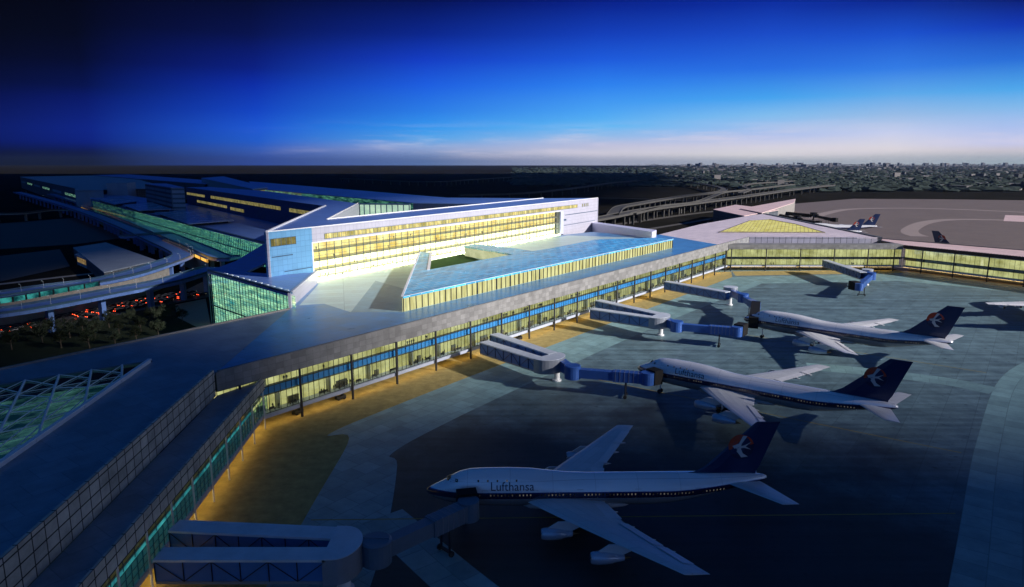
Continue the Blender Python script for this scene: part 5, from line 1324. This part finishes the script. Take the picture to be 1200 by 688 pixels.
# cars on the landside road
def make_car():
    r = thing('car', 'x', 'car', (0, 0, 0))
    prof = [(-2.2, .35), (-2.25, .75), (-2.1, .95), (-1.5, 1.0), (-.9, 1.42), (.5, 1.45), (1.2, 1.0), (2.1, .85), (2.25, .6), (2.2, .35)]
    b = MB(); b.loft([[(x, y, z if z < .99 else 1 + (z - 1) * s) for x, z in prof] for y, s in ((-.88, .0), (-.84, .25), (-.62, 1), (.62, 1), (.84, .25), (.88, .0))]); b.build('body', plain('dark_car_paint', (.03, .03, .04), .3, .3), r, fix=True)
    b = MB(); b.face([(-1.5, -.7, 1.03), (-1.5, .7, 1.03), (-.95, .6, 1.42), (-.95, -.6, 1.42)]); b.face([(1.18, .7, 1.05), (1.18, -.7, 1.05), (.58, -.58, 1.44), (.58, .58, 1.44)]); b.build('window', M['dark'], r)
    for sx in (-1.35, 1.35):
        for sy in (-.82, .82):
            w = MB(); w.cyl((sx, sy - .1, .33), (sx, sy + .1, .33), .33, n=12); w.build('wheel', M['tyre'], r)
    for sy in (-.62, .62):
        w = MB(); w.box((-2.27, sy, .78), (.08, .4, .18)); w.build('tail_light', M['tail'], r)
        w = MB(); w.box((2.27, sy, .66), (.08, .34, .16)); w.build('headlight', M['headlamp'], r)
    return r
car = make_car(); cnt = 0
rpath = smooth_path([at(x, y, .012) for x, y in ((-80, 400), (0, 388), (60, 378), (130, 364), (190, 352), (232, 344))], 12)
for lane in (-8, -4.5, -1, 2.5, 6):
    i = random.randint(1, 3)
    while i < len(rpath) - 2:
        p = rpath[i]; d = (rpath[i + 1] - rpath[i]).normalized(); n = Vector((d.y, -d.x, 0))
        o = car if cnt == 0 else copy_tree(car); cnt += 1
        q = p + n * lane + d * random.uniform(-3, 3)
        o.location = (q.x, q.y, .012); o.rotation_euler = (0, 0, math.atan2(d.y, d.x))
        o['label'] = 'dark car with glowing red tail lights on the landside road below the drop-off deck'; o['group'] = 'cars on the landside road'
        i += random.choice((1, 1, 2, 2))

# parking building
pk = block('parking_building', 'flat roofed parking building on the dark land left of the terminal', 'building', [at(86, 291, 7), at(122, 320, 7), at(183, 306, 7), at(124, 285, 7)], 0, 7, 'darkbuild', 'greyblock')
kk = thing('entrance_pavilion', 'small lit pavilion with a flat roof at the parking building corner', 'pavilion', v3(at(98, 300, 0), 0))
kp = [at(90, 300, 6), at(105, 306, 6), at(112, 302, 6), at(97, 297, 6)]
b = MB(); b.prism(kp, 2.0, 6); b.build('lit_wall', emit('lit_kiosk', (.9, .62, .28), .35, 3, 2, (.4, .22, .08), nscale=.3), kk)
m_ = sum((xy(p) for p in kp), Vector((0, 0))) / 4
b = MB(); b.prism([m_ + (xy(p) - m_) * 1.25 for p in kp], 6.05, 6.9); b.prism([m_ + (xy(p) - m_) * 1.05 for p in kp], 0, 1.98); b.build('roof', M['greyblock'], kk)
for pl in ([(0, 300), (70, 292), (82, 312), (0, 330)], [(0, 262), (90, 255), (150, 278), (90, 286), (0, 292)]):
    sheet('car_park', [at(x, y, .012) for x, y in pl], .012, M['road'], .4)
b = MB(); ribbon(b, smooth_path([at(x, y, .02) for x, y in ((-60, 339), (0, 333), (60, 326), (120, 319), (140, 315))]), 6); b.build('pale_path', M['concrete'], kind='structure')

# ------------------------------------------------------------------ trees on the dark land
def make_tree(seed):
    rnd = random.Random(seed)
    r = thing('tree', 'x', 'tree', (0, 0, 0))
    b = MB(); H = 5.0
    b.cyl((0, 0, 0), (.1, .05, H * .55), .32, .22, 9); b.cyl((.1, .05, H * .55), (.15, 0, H * 1.35), .22, .08, 8)
    tips = [Vector((.15, 0, H * 1.5))]
    for k in range(9):
        a = k * 2.4 + rnd.uniform(-.3, .3); z = H * (.5 + .09 * k); l = rnd.uniform(1.8, 3.1)
        t = Vector((math.cos(a) * l, math.sin(a) * l, z + l * .75)); b.cyl((.1, .05, z), t, .12, .03, 6); tips.append(t)
    b.build('trunk', M['bark'], r)
    b = MB()
    for t in tips:
        for c in range(5):
            cc = t + Vector((rnd.gauss(0, .8), rnd.gauss(0, .8), rnd.gauss(0, .65)))
            rad = rnd.uniform(.6, 1.2)
            for _ in range(46):
                p = cc + Vector((rnd.gauss(0, 1), rnd.gauss(0, 1), rnd.gauss(0, .8))) * rad * .55
                u = Vector((rnd.uniform(-1, 1), rnd.uniform(-1, 1), rnd.uniform(-1, 1))).normalized(); w = u.orthogonal().normalized()
                l = rnd.uniform(.16, .34); b.face([p - u * l, p + w * l * .6, p + u * l, p - w * l * .6])
    b.build('crown', M['leaf'], r); return r
trees = [make_tree(s) for s in (3, 11, 29)]
tsp = [(50, 402), (62, 394), (82, 396), (97, 388), (112, 396), (128, 384), (140, 392), (152, 380), (165, 388), (176, 376), (190, 382), (200, 371), (72, 408), (105, 408), (135, 404), (160, 400), (186, 394), (30, 398), (214, 378), (14, 410)]
for i, (x, y) in enumerate(tsp):
    o = trees[i] if i < 3 else copy_tree(trees[i % 3])
    q = at(x, y, 0); s = random.uniform(.62, .95)
    o.location = (q.x, q.y, 0); o.rotation_euler = (0, 0, random.uniform(0, 6)); o.scale = (s, s, s)
    o['label'] = 'dark leafy tree in the unlit grove between the landside road and the pier roof'; o['group'] = 'trees in the landside grove'
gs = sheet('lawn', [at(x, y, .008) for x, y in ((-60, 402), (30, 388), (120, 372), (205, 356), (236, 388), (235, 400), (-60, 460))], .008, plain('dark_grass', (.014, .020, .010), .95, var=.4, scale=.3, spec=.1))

# ------------------------------------------------------------------ people inside, tugs below the pier
cnt = 0
for a in range(60):
    aa = 6 + random.random() * 340; g = random.choice((1, 1, 2, 3, 4))
    up = random.random() < .35
    for k in range(g):
        if cnt >= 130: break
        q = pier(aa + k * .9, -random.uniform(1.05, 1.4) if up else -random.uniform(1.2, 2.8)); cnt += 1
        person(q.x, q.y, 9.5 + 1.45 if up else 3.6, 'dark standing passenger seen through the yellow lit glass of the pier concourse', 'passengers in the pier concourse')
for k in range(60):
    aa = gl + 3 + random.random() * (gr - gl - 6); fl = random.choice((0, 1, 2, 3)); q = T(aa, -random.uniform(2.6, 5))
    person(q.x, q.y, floors[fl] + .3, 'dark standing figure behind the tall glowing glass front of the terminal', 'people inside the terminal hall')
for k in range(26):
    aa = 4 + random.random() * 100; q = along(h0, h1, aa, -random.uniform(1.2, 2.8))
    person(q.x, q.y, 3.6, 'dark standing passenger behind the yellow lit glass of the pier hub', 'passengers in the pier hub')
def make_tug():
    r = thing('baggage_tug', 'x', 'baggage tug', (0, 0, 0))
    b = MB(); b.box((0, 0, .75), (3.0, 1.5, .7)); b.box((1.0, 0, 1.2), (.9, 1.4, .3)); b.build('body', M['mullion'], r)
    b = MB(); b.box((-.4, 0, 2.0), (1.6, 1.4, .1))
    for sx in (-1.1, .3):
        for sy in (-.6, .6): b.box((sx, sy, 1.5), (.08, .08, .95))
    b.build('cab', M['mullion'], r)
    for sx in (-1, 1):
        for sy in (-.7, .7):
            w = MB(); w.cyl((sx, sy - .14, .4), (sx, sy + .14, .4), .4, n=12); w.build('wheel', M['tyre'], r)
    return r
tug = make_tug()
for i, (x, y, l) in enumerate(((349, 485, 'small dark baggage tug under the pier nearest the bend'), (399, 468, 'small dark baggage tug under the pier beside a column'), (608, 398, 'small dark baggage tug under the middle of the pier'))):
    o = tug if i == 0 else copy_tree(tug); q = at(x, y, 0); o.location = (q.x, q.y, .01); o.rotation_euler = (0, 0, ANG + random.uniform(-.2, .2)); o['label'] = l; o['group'] = 'tugs under the pier'

# ------------------------------------------------------------------ distant city
rnd = random.Random(5)
cities = [MB(), MB(), MB()]
for k in range(9000):
    y = 1750 * math.exp(rnd.random() ** .8 * 2.6); ratio = rnd.uniform(-.5, 1.05)
    if rnd.random() > (ratio - .13) * 3.2 * min(1, y / 3500) : continue
    x = y * ratio
    if y < 2100 and x < 700: continue
    s_ = rnd.uniform(10, 42) * (1 + y / 9000); h = abs(rnd.gauss(0, 1)) * 2.6 + 3
    if rnd.random() < .02: h = rnd.uniform(14, 26); s_ = rnd.uniform(16, 30)
    if y > 9000 and rnd.random() < .05: h = rnd.uniform(25, 60); s_ = rnd.uniform(40, 80)
    cities[rnd.choice((0, 0, 1, 1, 2))].box((x, y, h / 2), (s_, s_ * rnd.uniform(.4, 1.2), h), rnd.choice((.2, .25, .8)) + rnd.gauss(0, .1))
for i, c in enumerate((plain('city_dark', (.07, .075, .085), .8, var=.3, scale=.01), plain('city_mid', (.085, .082, .088), .8, var=.3, scale=.01), plain('city_pale', (.18, .17, .175), .7, var=.2, scale=.01))):
    o = cities[i].build('city', c, kind='stuff')
    o['label'] = ('distant mass of low dark city roofs under the horizon', 'distant mass of mid grey city blocks under the horizon', 'scattered pale roofs of the distant city under the horizon')[i]
    o['category'] = 'city'
gv = MB()
for k in range(5200):
    y = 1650 * math.exp(rnd.random() * 1.7); x = y * rnd.uniform(.0, 1.05)
    if y < 2000 and x < 600: continue
    h = rnd.uniform(5, 12); w_ = rnd.uniform(8, 34)
    a = rnd.uniform(0, 3); n_ = 6
    ring = lambda r_, z: [(x + r_ * math.cos(a + k_ * 6.283 / n_) * (1 + .3 * math.sin(k_ * 2.3 + a)), y + r_ * math.sin(a + k_ * 6.283 / n_), z + .1 * h * math.sin(3 * k_ + a)) for k_ in range(n_)]
    gv.loft([ring(w_ * .8, 0), ring(w_, h * .5), ring(w_ * .55, h)])
o = gv.build('woods', plain('far_foliage', (.035, .05, .045), .9, var=.4, scale=.02, spec=.1), kind='stuff'); o['label'] = 'dark far-off woods and tree belts between the city blocks'; o['category'] = 'woods'

# ------------------------------------------------------------------ unseen cloud bank added on the sunny side, cut to shade left and near ground
SHADE = [(520, -400), (330, 40), (170, 160), (80, 184), (0, 204), (-70, 214), (-128, 234), (-172, 272), (-215, 306), (-236, 420), (-215, 520), (-150, 620), (-60, 740), (40, 920), (200, 1300), (600, 2600), (900, 4200), (-3500, 4200), (-3500, -1500), (520, -1500)]
rnd = random.Random(21)
off = SUN_DIR * 5200
cb_ = bmesh.new()
def jag(poly, step=45):
    out = []
    for i, p in enumerate(poly):
        q = poly[(i + 1) % len(poly)]; L = math.dist(p, q); n = max(1, int(L / step)) if L < 1500 else 12
        for k in range(n):
            t = k / n; out.append((p[0] + (q[0] - p[0]) * t + rnd.gauss(0, 9), p[1] + (q[1] - p[1]) * t + rnd.gauss(0, 9)))
    return out
pj = jag(SHADE)
c0 = Vector((-1200, 800))
b = MB()
def cl(k, z): return [(off.x + c0.x + (p[0] - c0.x) * k, off.y + c0.y + (p[1] - c0.y) * k, off.z + z) for p in pj]
b.prism([xy(p) for p in cl(1, 0)], off.z - 8, off.z + 8)
lump = MB()
for k in range(420):
    x, y = rnd.uniform(-3300, 700), rnd.uniform(-1400, 4000)
    # inside test
    ins = False; j = len(SHADE) - 1
    for i in range(len(SHADE)):
        xi, yi = SHADE[i]; xj, yj = SHADE[j]
        if (yi > y) != (yj > y) and x < (xj - xi) * (y - yi) / (yj - yi) + xi: ins = not ins
        j = i
    if not ins: continue
    r_ = rnd.uniform(60, 190)
    rings = []
    for t in (-80, -45, 0, 45, 80):
        cr, sr = math.cos(R(t)), math.sin(R(t)); rings.append([(off.x + x + r_ * cr * math.cos(a * .6283) * rnd.uniform(.85, 1.15), off.y + y + r_ * cr * math.sin(a * .6283) * rnd.uniform(.85, 1.15), off.z + 20 + r_ * .35 * sr) for a in range(10)])
    b.loft(rings)
o = b.build('added_shade_cloud', plain('shade_cloud_white', (.85, .85, .88), 1, var=.05, scale=.002, spec=0), kind='structure')

# ------------------------------------------------------------------ haze
hz, nt, out = newmat('haze_air')
pv = nt.nodes.new('ShaderNodeVolumePrincipled'); pv.inputs['Color'].default_value = (.62, .78, 1.0, 1); pv.inputs['Density'].default_value = 2.0e-5; pv.inputs['Anisotropy'].default_value = .75
nt.links.new(pv.outputs[0], out.inputs['Volume'])
b = MB(); b.box((0, 0, 89.5), (2 * G + 400, 2 * G + 400, 181)); o = b.build('haze', hz, kind='stuff'); o['label'] = 'pale evening haze over the whole airport and city'; o['category'] = 'haze'
